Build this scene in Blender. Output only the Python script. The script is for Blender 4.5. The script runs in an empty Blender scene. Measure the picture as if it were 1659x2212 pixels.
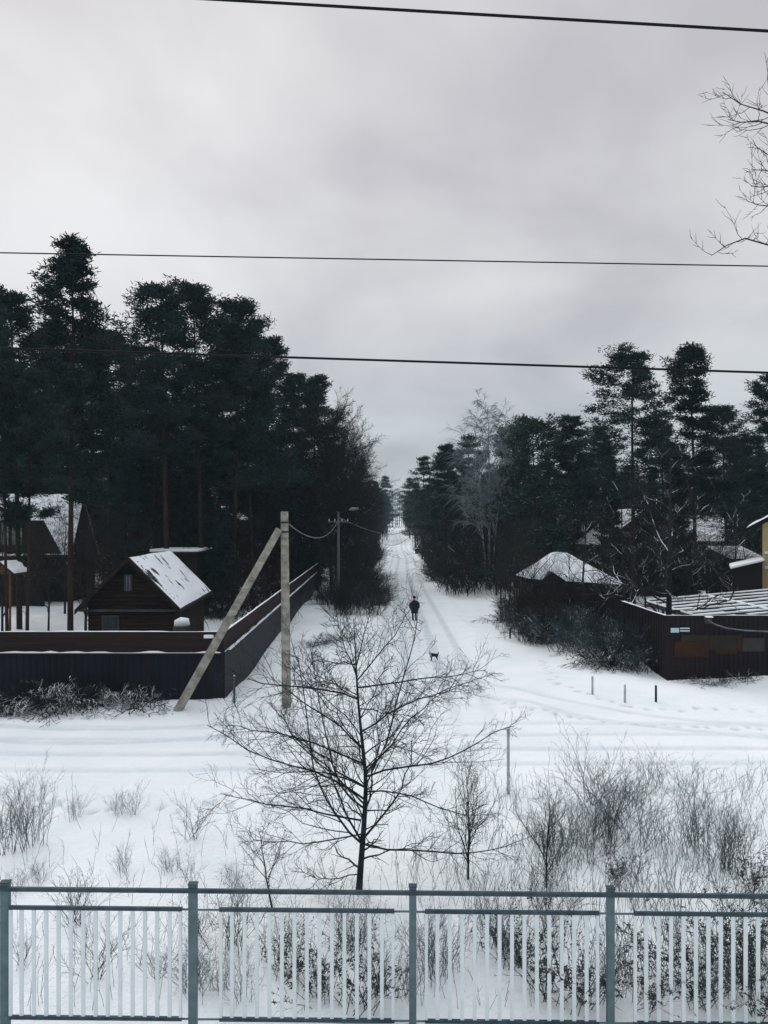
import bpy, bmesh, math, random
import numpy as np
from mathutils import Vector

random.seed(7)
C = bpy.context.scene.collection
CAMH, HZ, F = 7.1, 1130.0, 1659.0
UP = np.array([0.0, 0.0, 1.0])


def X(px, d):
    return (px - 829.5) * d / F


def Z(py, d):
    return CAMH - (py - HZ) * d / F


def P3(px, py, d):
    return (X(px, d), d, Z(py, d))


# ------------------------------------------------------------------ materials
def newmat(name):
    m = bpy.data.materials.new(name)
    m.use_nodes = True
    nt = m.node_tree
    b = nt.nodes['Principled BSDF']
    b.inputs['Specular IOR Level'].default_value = 0.10
    return m, nt, b


def N(nt, kind, **kw):
    n = nt.nodes.new(kind)
    for k, v in kw.items():
        setattr(n, k, v)
    return n


def mixc(nt, fac, a, b):
    m = N(nt, 'ShaderNodeMix', data_type='RGBA')
    for sock, v in ((m.inputs[0], fac), (m.inputs[6], a), (m.inputs[7], b)):
        if hasattr(v, 'is_output'):
            nt.links.new(v, sock)
        elif isinstance(v, (int, float)):
            sock.default_value = v
        else:
            sock.default_value = (*v, 1)
    return m.outputs[2]


def ramp(nt, fac, lo, hi, a=0.0, b=1.0):
    m = N(nt, 'ShaderNodeMapRange')
    nt.links.new(fac, m.inputs[0])
    m.inputs[1].default_value = lo
    m.inputs[2].default_value = hi
    m.inputs[3].default_value = a
    m.inputs[4].default_value = b
    return m.outputs[0]


def mul(nt, a, b, op='MULTIPLY'):
    m = N(nt, 'ShaderNodeMath', operation=op)
    for s, v in ((m.inputs[0], a), (m.inputs[1], b)):
        if hasattr(v, 'is_output'):
            nt.links.new(v, s)
        else:
            s.default_value = v
    return m.outputs[0]


def noise(nt, scale, detail=3, stretch=None, rough=0.55):
    n = N(nt, 'ShaderNodeTexNoise')
    n.inputs['Scale'].default_value = scale
    n.inputs['Detail'].default_value = detail
    n.inputs['Roughness'].default_value = rough
    g = N(nt, 'ShaderNodeNewGeometry')
    if stretch:
        mp = N(nt, 'ShaderNodeMapping')
        mp.inputs['Scale'].default_value = stretch
        nt.links.new(g.outputs['Position'], mp.inputs[0])
        nt.links.new(mp.outputs[0], n.inputs['Vector'])
    else:
        nt.links.new(g.outputs['Position'], n.inputs['Vector'])
    return n.outputs['Fac']


SNOW = (0.83, 0.84, 0.87)


def plain(name, a, b=None, scale=2.0, rough=0.8, stretch=None, bump=0.0, snow=None, metal=0.0, detail=4, spec=None):
    """two-tone noise material; snow=(normal threshold, patch low, patch high): snow lying on upward faces"""
    m, nt, bs = newmat(name)
    b = b or tuple(c * 0.6 for c in a)
    nz = noise(nt, scale, detail, stretch)
    col = mixc(nt, ramp(nt, nz, 0.35, 0.65), a, b)
    if snow:
        g = N(nt, 'ShaderNodeNewGeometry')
        s = N(nt, 'ShaderNodeSeparateXYZ')
        nt.links.new(g.outputs['True Normal'], s.inputs[0])
        up = ramp(nt, s.outputs[2], snow[0], snow[0] + 0.15)
        pt = ramp(nt, noise(nt, snow[3] if len(snow) > 3 else 1.3, 3), snow[1], snow[2])
        col = mixc(nt, mul(nt, up, pt), col, SNOW)
    nt.links.new(col, bs.inputs['Base Color'])
    bs.inputs['Roughness'].default_value = rough
    bs.inputs['Metallic'].default_value = metal
    if spec is not None:
        bs.inputs['Specular IOR Level'].default_value = spec
    if bump:
        bp = N(nt, 'ShaderNodeBump')
        bp.inputs['Strength'].default_value = bump
        bp.inputs['Distance'].default_value = 0.05
        nt.links.new(noise(nt, scale * 3, 5, stretch), bp.inputs['Height'])
        nt.links.new(bp.outputs[0], bs.inputs['Normal'])
    return m


def foliage(name, a, b, snow=None):
    m, nt, bs = newmat(name)
    col = mixc(nt, ramp(nt, noise(nt, 0.8, 3), 0.35, 0.65), a, b)
    oi = N(nt, 'ShaderNodeObjectInfo')
    hs = N(nt, 'ShaderNodeHueSaturation')
    nt.links.new(ramp(nt, oi.outputs['Random'], 0, 1, 0.7, 1.3), hs.inputs['Value'])
    nt.links.new(col, hs.inputs['Color'])
    col = hs.outputs[0]
    if snow:
        g = N(nt, 'ShaderNodeNewGeometry')
        s = N(nt, 'ShaderNodeSeparateXYZ')
        nt.links.new(g.outputs['True Normal'], s.inputs[0])
        up = ramp(nt, mul(nt, s.outputs[2], 0, 'ABSOLUTE'), snow[0], snow[0] + 0.1)
        pt = ramp(nt, noise(nt, 0.9, 3), snow[1], snow[2])
        col = mixc(nt, mul(nt, mul(nt, up, pt), 0.6), col, SNOW)
    nt.links.new(col, bs.inputs['Base Color'])
    bs.inputs['Roughness'].default_value = 0.75
    bs.inputs['Specular IOR Level'].default_value = 0.05
    return m


def snow_mat(name, rut=False, bump=0.35):
    m, nt, bs = newmat(name)
    n1 = noise(nt, 0.35, 4)
    n2 = noise(nt, 9.0, 4)
    col = mixc(nt, ramp(nt, n1, 0.35, 0.7), (0.87, 0.875, 0.88), (0.775, 0.81, 0.83))  # second noise tone more cyan: cool shade of snow put into the colour
    if rut:
        at = N(nt, 'ShaderNodeAttribute', attribute_name='rut')
        br = ramp(nt, noise(nt, 1.5, 5), 0.3, 0.7, 0.45, 1.0)
        col = mixc(nt, mul(nt, at.outputs['Fac'], br), col, (0.40, 0.45, 0.50))
    nt.links.new(col, bs.inputs['Base Color'])
    bs.inputs['Roughness'].default_value = 0.9
    bs.inputs['Specular IOR Level'].default_value = 0.1
    bp = N(nt, 'ShaderNodeBump')
    bp.inputs['Strength'].default_value = bump
    bp.inputs['Distance'].default_value = 0.06
    nt.links.new(mul(nt, n2, noise(nt, 1.6, 5), 'ADD'), bp.inputs['Height'])
    nt.links.new(bp.outputs[0], bs.inputs['Normal'])
    return m


M = {}
M['snow'] = snow_mat('snow')
M['ground'] = snow_mat('snow_ground', True, 0.85)
M['roofsnow'] = plain('roof_snow', SNOW, (0.72, 0.74, 0.78), 1.2, 0.9, spec=0.1)
M['thinsnow'] = plain('thin_roof_snow', (0.74, 0.76, 0.80), (0.30, 0.34, 0.38), 2.2, 0.9, detail=6, spec=0.1)
M['cabinroof'] = plain('slipping_roof_snow', (0.82, 0.84, 0.87), (0.80, 0.82, 0.86), 1.0, 0.9, spec=0.1)
M['bark'] = plain('pine_bark', (0.042, 0.025, 0.020), (0.020, 0.015, 0.014), 3.0, 0.9, (1, 1, 0.3))
M['darkbark'] = plain('dark_bark', (0.030, 0.029, 0.030), (0.014, 0.014, 0.016), 3.0, 0.9, (1, 1, 0.3), snow=(0.72, 0.50, 0.62, 0.7))
M['twig'] = plain('forest_twigs', (0.032, 0.025, 0.023), (0.016, 0.014, 0.014), 1.0, 0.9, snow=(0.75, 0.56, 0.70, 0.5))
M['snowtwig'] = plain('snowy_twigs', (0.032, 0.032, 0.034), (0.016, 0.017, 0.019), 1.0, 0.9, snow=(0.5, 0.47, 0.60, 0.8))
M['greytwig'] = plain('frosted_twigs', (0.050, 0.068, 0.076), (0.022, 0.031, 0.036), 1.0, 0.9, snow=(0.6, 0.52, 0.68, 0.9))
M['saptwig'] = plain('sapling_bark', (0.030, 0.042, 0.047), (0.013, 0.019, 0.022), 4.0, 0.85)
M['weed'] = plain('dry_weed', (0.13, 0.17, 0.18), (0.055, 0.075, 0.082), 3.0, 0.9)
M['deadleaf'] = plain('dead_leaves', (0.085, 0.088, 0.082), (0.04, 0.045, 0.044), 2.0, 0.8)
M['birch'] = plain('birch_bark', (0.36, 0.38, 0.39), (0.05, 0.055, 0.06), 2.5, 0.8, (1, 1, 2.2))
M['birchtwig'] = plain('birch_twigs', (0.30, 0.34, 0.36), (0.17, 0.20, 0.215), 1.0, 0.9)
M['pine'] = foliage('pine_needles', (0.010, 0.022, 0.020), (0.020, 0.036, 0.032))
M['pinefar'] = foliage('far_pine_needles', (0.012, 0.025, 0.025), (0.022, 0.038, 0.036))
M['spruce'] = foliage('spruce_needles', (0.014, 0.034, 0.027), (0.028, 0.054, 0.042), snow=(0.8, 0.52, 0.66))
M['log'] = plain('brown_logs', (0.028, 0.016, 0.012), (0.013, 0.009, 0.008), 1.6, 0.8, (0.3, 1, 4))
M['board'] = plain('brown_boards', (0.034, 0.020, 0.019), (0.017, 0.012, 0.013), 1.8, 0.8, (0.3, 0.3, 5))
M['navy'] = plain('dark_navy_sheet', (0.014, 0.016, 0.024), (0.009, 0.010, 0.015), 0.8, 0.6)
M['darkwood'] = plain('dark_house_wood', (0.017, 0.013, 0.012), (0.010, 0.009, 0.009), 1.5, 0.85, (0.4, 0.4, 4))
M['trim'] = plain('grey_trim', (0.065, 0.067, 0.07), None, 2.0, 0.8)
M['roofing'] = plain('dark_roofing', (0.03, 0.032, 0.036), None, 2.0, 0.7)
M['glass'] = plain('dark_glass', (0.05, 0.06, 0.065), (0.03, 0.035, 0.04), 1.0, 0.15, spec=0.6)
M['paleglass'] = plain('pale_curtained_glass', (0.16, 0.19, 0.18), (0.09, 0.11, 0.105), 1.5, 0.3, spec=0.5)
M['orangewood'] = plain('orange_wood', (0.17, 0.075, 0.03), (0.09, 0.04, 0.02), 2.0, 0.8)
M['concrete'] = plain('weathered_concrete', (0.37, 0.35, 0.30), (0.17, 0.16, 0.14), 2.2, 0.9, (1.2, 1.2, 2.2), bump=0.5, detail=7)
M['steelband'] = plain('dark_steel', (0.03, 0.032, 0.035), None, 3.0, 0.5)
M['greywood'] = plain('grey_weathered_wood', (0.13, 0.14, 0.145), (0.07, 0.077, 0.082), 4.0, 0.9, (1, 1, 0.3))
M['palepost'] = plain('pale_grey_post', (0.45, 0.50, 0.52), (0.32, 0.36, 0.38), 4.0, 0.9)
M['fence'] = plain('teal_grey_paint', (0.135, 0.195, 0.21), (0.095, 0.145, 0.16), 5.0, 0.6)
M['rail'] = plain('dark_slate_paint', (0.060, 0.090, 0.108), (0.034, 0.054, 0.068), 6.0, 0.6)
M['picket'] = plain('pale_grey_paint', (0.74, 0.80, 0.82), (0.66, 0.73, 0.75), 3.0, 0.5)
M['rfence'] = plain('dark_brown_sheet', (0.018, 0.012, 0.014), (0.012, 0.010, 0.014), 0.7, 0.6)
M['rust'] = plain('rusty_patch', (0.050, 0.021, 0.011), (0.030, 0.015, 0.010), 1.2, 0.8)
M['olive'] = plain('dull_olive_patch', (0.032, 0.028, 0.020), (0.022, 0.020, 0.016), 1.2, 0.8)
M['greypatch'] = plain('grey_patch', (0.045, 0.043, 0.042), (0.035, 0.033, 0.032), 1.2, 0.8)
M['plate'] = plain('pale_blue_enamel', (0.40, 0.58, 0.64), (0.34, 0.52, 0.58), 3.0, 0.4)
M['blue'] = plain('dark_blue_enamel', (0.03, 0.055, 0.13), (0.025, 0.05, 0.11), 3.0, 0.4)
M['white'] = plain('white_paint', (0.78, 0.80, 0.82), (0.7, 0.72, 0.75), 3.0, 0.5)
M['yellow'] = plain('yellow_siding', (0.50, 0.40, 0.22), (0.42, 0.33, 0.18), 1.0, 0.7, (0.3, 0.3, 7))
M['black'] = plain('black_cloth', (0.014, 0.016, 0.020), (0.010, 0.011, 0.014), 5.0, 0.9)
M['coat'] = plain('dark_coat', (0.020, 0.024, 0.031), (0.013, 0.016, 0.021), 8.0, 0.95)
M['skin'] = plain('skin', (0.42, 0.24, 0.19), (0.38, 0.21, 0.17), 8.0, 0.6)
M['fur'] = plain('black_fur', (0.018, 0.018, 0.020), (0.012, 0.012, 0.013), 14.0, 0.95)
M['palefur'] = plain('pale_fur', (0.40, 0.42, 0.42), (0.28, 0.30, 0.30), 14.0, 0.95)
M['carpaint'] = plain('dark_car_paint', (0.035, 0.04, 0.045), (0.03, 0.033, 0.038), 2.0, 0.35)
M['wire'] = plain('black_cable', (0.010, 0.011, 0.013), None, 2.0, 0.6)
M['palewire'] = plain('frosted_cable', (0.16, 0.18, 0.19), None, 2.0, 0.8)
M['lamp'] = plain('lamp_housing', (0.30, 0.32, 0.33), None, 2.0, 0.4)


def patchy(name, bare, lo, hi, sc, st):
    """snow that has partly slid off, bare roofing showing in streaks"""
    m, nt, bs = newmat(name)
    f = ramp(nt, noise(nt, sc, 4, st), lo, hi)
    nt.links.new(mixc(nt, f, SNOW, bare), bs.inputs['Base Color'])
    bs.inputs['Roughness'].default_value = 0.9
    bs.inputs['Specular IOR Level'].default_value = 0.1
    return m


M['cabinroof'] = patchy('slipping_roof_snow', (0.035, 0.038, 0.042), 0.585, 0.63, 1.1, (0.7, 1.3, 0.7))
M['thinsnow'] = patchy('thin_roof_snow', (0.10, 0.115, 0.13), 0.46, 0.72, 1.6, (0.8, 1, 2.0))


# ------------------------------------------------------------------ object helpers
def raw(name, V, quads=None, tris=None, mats=(), mi=None, parent=None, smooth=False, attrs=None):
    me = bpy.data.meshes.new(name)
    V = np.asarray(V, dtype=np.float32)
    loops, starts, tot, off = [], [], [], 0
    for arr, k in ((quads, 4), (tris, 3)):
        if arr is not None and len(arr):
            arr = np.asarray(arr, dtype=np.int32)
            loops.append(arr.ravel())
            starts.append(off + np.arange(len(arr)) * k)
            tot.append(np.full(len(arr), k))
            off += len(arr) * k
    L = np.concatenate(loops)
    S = np.concatenate(starts).astype(np.int32)
    T = np.concatenate(tot).astype(np.int32)
    me.vertices.add(len(V))
    me.vertices.foreach_set('co', V.ravel())
    me.loops.add(len(L))
    me.loops.foreach_set('vertex_index', L)
    me.polygons.add(len(S))
    me.polygons.foreach_set('loop_start', S)
    me.polygons.foreach_set('loop_total', T)
    if mi is not None:
        me.polygons.foreach_set('material_index', np.asarray(mi, dtype=np.int32))
    me.polygons.foreach_set('use_smooth', np.full(len(S), bool(smooth)))
    for m in mats:
        me.materials.append(m)
    if attrs:
        for k, v in attrs.items():
            a = me.attributes.new(k, 'FLOAT', 'POINT')
            a.data.foreach_set('value', np.asarray(v, dtype=np.float32))
    me.update(calc_edges=True)
    me.validate()
    o = bpy.data.objects.new(name, me)
    C.objects.link(o)
    if parent:
        o.parent = parent
    return o


class MB:
    """collects boxes, prisms and tubes; build() links them as ONE mesh"""

    def __init__(s):
        s.v, s.f = [], []

    def add(s, vs, fs):
        n = len(s.v)
        s.v += [tuple(v) for v in vs]
        s.f += [tuple(i + n for i in f) for f in fs]
        return s

    def box(s, x0, x1, y0, y1, z0, z1):
        vs = [(x, y, z) for x in (x0, x1) for y in (y0, y1) for z in (z0, z1)]
        return s.add(vs, [(0, 1, 3, 2), (4, 6, 7, 5), (0, 4, 5, 1), (2, 3, 7, 6), (0, 2, 6, 4), (1, 5, 7, 3)])

    def prism(s, poly, vec):
        n = len(poly)
        vs = [tuple(p) for p in poly] + [tuple(p[i] + vec[i] for i in range(3)) for p in poly]
        fs = [tuple(range(n))[::-1], tuple(range(n, 2 * n))]
        fs += [(i, (i + 1) % n, n + (i + 1) % n, n + i) for i in range(n)]
        return s.add(vs, fs)

    def tube(s, pts, rad, sides=8, cap=True):
        pts = [Vector(p) for p in pts]
        if not hasattr(rad, '__len__'):
            rad = [rad] * len(pts)
        n = len(s.v)
        for i, p in enumerate(pts):
            t = (pts[min(i + 1, len(pts) - 1)] - pts[max(i - 1, 0)]).normalized()
            ref = Vector((1, 0, 0)) if abs(t.z) > 0.9 else Vector((0, 0, 1))
            u = t.cross(ref).normalized()
            w = u.cross(t)
            for k in range(sides):
                a = 2 * math.pi * (k + 0.5) / sides
                s.v.append(tuple(p + (u * math.cos(a) + w * math.sin(a)) * rad[i]))
        for i in range(len(pts) - 1):
            for k in range(sides):
                a, b = n + i * sides + k, n + i * sides + (k + 1) % sides
                s.f.append((a, b, b + sides, a + sides))
        if cap:
            s.f.append(tuple(n + k for k in range(sides))[::-1])
            e = n + (len(pts) - 1) * sides
            s.f.append(tuple(e + k for k in range(sides)))
        return s

    def build(s, name, mat, parent=None, smooth=False, bevel=0.0):
        me = bpy.data.meshes.new(name)
        me.from_pydata(s.v, [], s.f)
        bm = bmesh.new()
        bm.from_mesh(me)
        bmesh.ops.recalc_face_normals(bm, faces=bm.faces)
        bm.to_mesh(me)
        bm.free()
        me.materials.append(mat)
        if smooth:
            me.polygons.foreach_set('use_smooth', np.full(len(me.polygons), True))
        o = bpy.data.objects.new(name, me)
        C.objects.link(o)
        if parent:
            o.parent = parent
        if bevel:
            b = o.modifiers.new('bevel', 'BEVEL')
            b.width = bevel
            b.segments = 2
        return o


def tag(o, label=None, cat=None, group=None, kind=None):
    for k, v in (('label', label), ('category', cat), ('group', group), ('kind', kind)):
        if v:
            o[k] = v
    return o


def thing(name, label, cat, loc=(0, 0, 0), rz=0.0, group=None, scale=None):
    o = bpy.data.objects.new(name, None)
    C.objects.link(o)
    o.location = loc
    o.rotation_euler = (0, 0, rz)
    o.empty_display_size = 0.2
    if scale:
        o.scale = scale
    return tag(o, label, cat, group)


def dup(root, loc, rz=0.0, scale=(1, 1, 1), label=None, group=None, tilt=(0, 0)):
    r = root.copy()
    C.objects.link(r)
    r.location = loc
    r.rotation_euler = (tilt[0], tilt[1], rz)
    r.scale = scale
    if label:
        r['label'] = label
    if group:
        r['group'] = group
    elif 'group' in r:
        del r['group']
    for ch in list(root.children):
        c = ch.copy()
        C.objects.link(c)
        c.parent = r
        for g in list(ch.children):
            d = g.copy()
            C.objects.link(d)
            d.parent = c
    return r


# ------------------------------------------------------------------ terrain
_rs = np.random.RandomState(3)
_W = [(_rs.uniform(0, 2 * math.pi), 2 * math.pi / l, _rs.uniform(0, 6.28), a)
      for l, a in ((31, .10), (17, .07), (9.5, .05), (6.1, .035), (3.7, .025), (2.3, .016), (1.4, .010), (0.9, .007), (0.6, .005))]


def road_c(y):
    return 1.35 + 0.0151 * np.asarray(y, float)


TRK = 24.6


def gz(x, y):
    x = np.asarray(x, float)
    y = np.asarray(y, float)
    z = np.zeros(np.broadcast(x, y).shape)
    for a, k, p, amp in _W:
        z = z + amp * np.sin(k * (x * math.cos(a) + y * math.sin(a)) + p)
    z = np.where(y > 120, z * 0.5, z)
    on_road = np.exp(-(np.maximum(0, np.abs(x - road_c(y)) - 2.7) / 0.7) ** 2) * (y > 26)
    on_trk = np.exp(-(np.maximum(0, np.abs(y - TRK) - 3.2) / 0.7) ** 2)
    z = z * (1 - 0.8 * np.maximum(on_road, on_trk))
    # drifts against the fences
    z = z + 0.34 * np.exp(-((y - 29.8) / 0.8) ** 2) * (x < -5.2) * (0.55 + 0.45 * np.sin(x * 0.9 + 1) * np.sin(x * 0.37))
    z = z + 0.45 * np.exp(-((x - 11.6) / 1.6) ** 2) / (1 + np.exp(np.clip(-(y - 38) * 1.2, -50, 50))) * (y < 110)
    z = z + 0.30 * np.exp(-((y - 34.2) / 0.9) ** 2) / (1 + np.exp(np.clip(-(x - 15) * 1.5, -50, 50))) * (0.6 + 0.4 * np.sin(x * 0.8))
    # ploughed ridges beside the lane and the track
    r = np.abs(x - road_c(y))
    z = z + 0.16 * np.exp(-((r - 3.4) / 0.5) ** 2) * (y > 40) * (0.6 + 0.4 * np.sin(y * 0.7))
    z = z + 0.14 * np.exp(-((y - (TRK - 4.2)) / 0.6) ** 2) * (0.6 + 0.4 * np.sin(x * 0.6))
    z = z + 0.018 * np.maximum(0, y - 250)
    return z


def g1(x, y):
    return float(gz(x, y))


def rutf(x, y):
    """packed snow in wheel ruts, 0..1"""
    x = np.asarray(x, float)
    y = np.asarray(y, float)
    o = x - road_c(y) - 0.25 * np.sin(y * 0.05) + 0.2
    f = np.zeros(np.broadcast(x, y).shape)
    lane = np.clip((y - 25) / 8, 0, 1)
    for c, w, a in ((-0.85, .26, .85), (0.75, .28, .95), (-2.0, .22, .55), (2.1, .25, .6)):
        f = np.maximum(f, lane * a * np.exp(-((o - c) / w) ** 4))
    f = np.maximum(f, lane * 0.22 * np.exp(-(o / 2.3) ** 4))
    # ruts turning off the lane to the left and right onto the track
    for sgn, R in ((1, 15), (-1, 12)):
        cx, cy = 2.0 + sgn * R, TRK + 1 + R
        d = np.hypot(x - cx, y - cy)
        inside = (y < cy) * ((x - 2.0) * sgn > -0.3) * ((x - cx) * sgn < 6)
        for c, a in ((R - 0.8, .5), (R + 0.8, .5)):
            f = np.maximum(f, inside * a * np.exp(-((d - c) / .22) ** 4))
    e = y - TRK - 0.25 * np.sin(x * 0.12) - 0.10 * np.sin(x * .31)
    for c, w, a in ((-2.2, .20, .45), (-0.7, .22, .5), (0.9, .20, .42), (2.3, .24, .35)):
        f = np.maximum(f, a * np.exp(-((e - c) / w) ** 4))
    return np.clip(f, 0, 1)


def trail(pts, step=.62, wid=.13, seed=0):
    rng = np.random.RandomState(seed)
    out = []
    k = 0
    for (xa, ya), (xb, yb) in zip(pts[:-1], pts[1:]):
        L_ = math.hypot(xb - xa, yb - ya)
        ux, uy = (xb - xa) / L_, (yb - ya) / L_
        for q in np.arange(0, L_, step):
            sd = wid if k % 2 else -wid
            out.append((xa + ux * q - uy * sd + rng.normal(0, .05), ya + uy * q + ux * sd + rng.normal(0, .06)))
            k += 1
    return out


STEPS = np.array(trail([(2.25, 56), (1.9, 44), (1.2, 34), (-.6, 29), (-3.5, 27.5)], seed=1) + trail([(2.6, 39.5), (3.4, 33), (5.2, 29), (9, 27), (17, 26)], .45, .08, seed=2)
                 + trail([(-12, 21), (-7, 19.4), (-1.5, 19.8), (3.4, 18.6), (8.2, 20.2)], seed=3) + trail([(8.3, 40), (7.4, 33), (9.5, 29.5), (14, 29)], seed=4)
                 + trail([(-5.4, 42), (-4.6, 34), (-4.0, 29)], seed=6))


def steps(x, y):
    x = np.asarray(x, float)
    y = np.asarray(y, float)
    f = np.zeros(np.broadcast(x, y).shape)
    if f.ndim == 0:
        return f
    for a, b in STEPS:
        msk = (np.abs(x - a) < .5) & (np.abs(y - b) < .6)
        if msk.any():
            f[msk] = np.maximum(f[msk], np.exp(-((x[msk] - a) / .12) ** 4 - ((y[msk] - b) / .17) ** 4))
    return f


def grow_axis(a, b, step, far_lo, far_hi, k=1.09):
    mid = list(np.arange(a, b + 1e-6, step))
    up, s, v = [], step, b
    while v < far_hi:
        s *= k
        v += s
        up.append(v)
    dn, s, v = [], step, a
    while v > far_lo:
        s *= k
        v -= s
        dn.append(v)
    return np.array(dn[::-1] + mid + up)


def sheet(name, xs, ys, zf, mat, rutfn):
    XX, YY = np.meshgrid(xs, ys)
    ZZ = zf(XX, YY)
    ny, nx = XX.shape
    idx = np.arange(nx * ny).reshape(ny, nx)
    q = np.stack([idx[:-1, :-1], idx[:-1, 1:], idx[1:, 1:], idx[1:, :-1]], -1).reshape(-1, 4)
    return raw(name, np.stack([XX, YY, ZZ], -1).reshape(-1, 3), q, mats=[mat], smooth=True,
               attrs={'rut': rutfn(XX, YY).ravel()})


gxs = grow_axis(-22, 22, 0.16, -620, 620, 1.10)
gys = grow_axis(10, 52, 0.14, -40, 1150, 1.03)
tag(sheet('snow_ground', gxs, gys, lambda x, y: gz(x, y) - 0.02 * rutf(x, y) - .06 * steps(x, y), M['ground'], lambda x, y: np.maximum(rutf(x, y) * 0.8, .8 * steps(x, y))), kind='structure')

# the lane: a packed snow strip whose edges sink into the ground
lo = np.concatenate([np.linspace(-3.1, 3.1, 63)])
ly = grow_axis(28.5, 60, 0.14, 28.4, 500, 1.03)
LO, LY = np.meshgrid(lo, ly)
LX = LO + road_c(LY)
edge = np.clip((3.1 - np.abs(LO)) / 0.5, 0, 1) * np.clip((LY - 28.4) / 1.5, 0, 1)
LS = steps(LX, LY)
LZ = gz(LX, LY) - 0.06 + 0.085 * edge - 0.055 * rutf(LX, LY) - .05 * LS
ny, nx = LX.shape
idx = np.arange(nx * ny).reshape(ny, nx)
q = np.stack([idx[:-1, :-1], idx[:-1, 1:], idx[1:, 1:], idx[1:, :-1]], -1).reshape(-1, 4)
tag(raw('lane', np.stack([LX, LY, LZ], -1).reshape(-1, 3), q, mats=[M['ground']], smooth=True,
        attrs={'rut': np.maximum(rutf(LX, LY), .8 * LS).ravel()}), kind='structure')
# the track along the railway
ty = np.linspace(TRK - 3.5, TRK + 3.5, 57)
tx = grow_axis(-20, 20, 0.16, -90, 90, 1.1)


def trk_z(x, y):
    e = np.clip((3.5 - np.abs(y - TRK)) / 0.5, 0, 1)
    return gz(x, y) - 0.06 + 0.08 * e - 0.06 * rutf(x, y) - .05 * steps(x, y)


tag(sheet('track', tx, ty, trk_z, M['ground'], lambda x, y: np.maximum(rutf(x, y) * 0.9, .8 * steps(x, y))), kind='structure')

# ------------------------------------------------------------------ vegetation engine
def unit(v):
    return v / np.maximum(np.linalg.norm(v, axis=-1, keepdims=True), 1e-9)


def frames(T):
    ref = np.where(np.abs(T[..., 2:3]) > 0.9, np.array([1.0, 0, 0]), UP)
    U = unit(np.cross(T, ref))
    return U, np.cross(U, T)


def tubes(P, R, S):
    """P (B,N,3), R (B,N) -> verts, quads; with S=3 one face looks up"""
    T = unit(np.gradient(P, axis=1))
    U, W = frames(T)
    th = (np.arange(S) + 0.5) * 2 * math.pi / S + (0 if S == 4 else math.pi / 6 - math.pi / S)
    ring = U[:, :, None] * np.cos(th)[None, None, :, None] + W[:, :, None] * np.sin(th)[None, None, :, None]
    V = P[:, :, None] + ring * R[:, :, None, None]
    B, n = R.shape
    idx = np.arange(B * n * S).reshape(B, n, S)
    a = idx[:, :-1]
    b = np.roll(a, -1, 2)
    c = idx[:, 1:]
    d = np.roll(c, -1, 2)
    return V.reshape(-1, 3), np.stack([a, b, d, c], -1).reshape(-1, 4)


def samp(P, R, t):
    """P (B,N,3), t (B,n) -> points, tangents, radii (B*n)"""
    B, n, _ = P.shape
    f = np.clip(t, 0, 0.9999) * (n - 1)
    i = f.astype(int)
    u = (f - i)[..., None]
    bi = np.arange(B)[:, None]
    p = P[bi, i] * (1 - u) + P[bi, i + 1] * u
    tan = unit(P[bi, i + 1] - P[bi, i])
    r = R[bi, i] * (1 - u[..., 0]) + R[bi, i + 1] * u[..., 0]
    return p.reshape(-1, 3), tan.reshape(-1, 3), r.ravel()


def polyl(s, d, L, N_, rng, curve=0.0, wig=0.06):
    u = np.linspace(0, 1, N_)[None, :, None]
    w = rng.normal(0, 1, (len(s), N_, 3)).cumsum(1) * wig
    w = w - w[:, :1]
    return s[:, None] + (d[:, None] * u + UP * curve * u ** 2 + w * u) * L[:, None, None]


def kids(P, R, rng, n, t0, t1, ang, lr, N_=5, curve=0.1, wig=0.05, rr=0.55, tipf=0.35, taper=0.5, flat=0.0, rmin=0.003):
    B = P.shape[0]
    t = t0 + (t1 - t0) * (np.arange(n)[None] + rng.uniform(0.05, 0.95, (B, n))) / n
    s, T, r = samp(P, R, t)
    U, W = frames(T)
    ph = rng.uniform(0, 2 * math.pi, len(s))
    a = np.radians(rng.uniform(ang[0], ang[1], len(s)))
    d = T * np.cos(a)[:, None] + (U * np.cos(ph)[:, None] + W * (np.sin(ph) * (1 - flat))[:, None]) * np.sin(a)[:, None]
    d = unit(d)
    plen = np.linalg.norm(P[:, -1] - P[:, 0], axis=1)
    L = np.repeat(plen, n) * lr * (1 - taper * t.ravel()) * rng.uniform(0.7, 1.3, len(s))
    Q = polyl(s, d, L, N_, rng, curve, wig)
    r0 = np.maximum(r * rr, rmin)
    RR = r0[:, None] * np.linspace(1, tipf, N_)[None]
    return Q, RR


class Geo:
    def __init__(s):
        s.V, s.Q, s.n = [], [], 0

    def add(s, V, Q):
        s.V.append(V)
        s.Q.append(Q + s.n)
        s.n += len(V)
        return s

    def tubes(s, P, R, S):
        return s.add(*tubes(P, R, S))

    def arrays(s):
        return np.concatenate(s.V), np.concatenate(s.Q)

    def build(s, name, mat, parent=None):
        V, Q = s.arrays()
        return raw(name, V, Q, mats=[mat], parent=parent)


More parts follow.
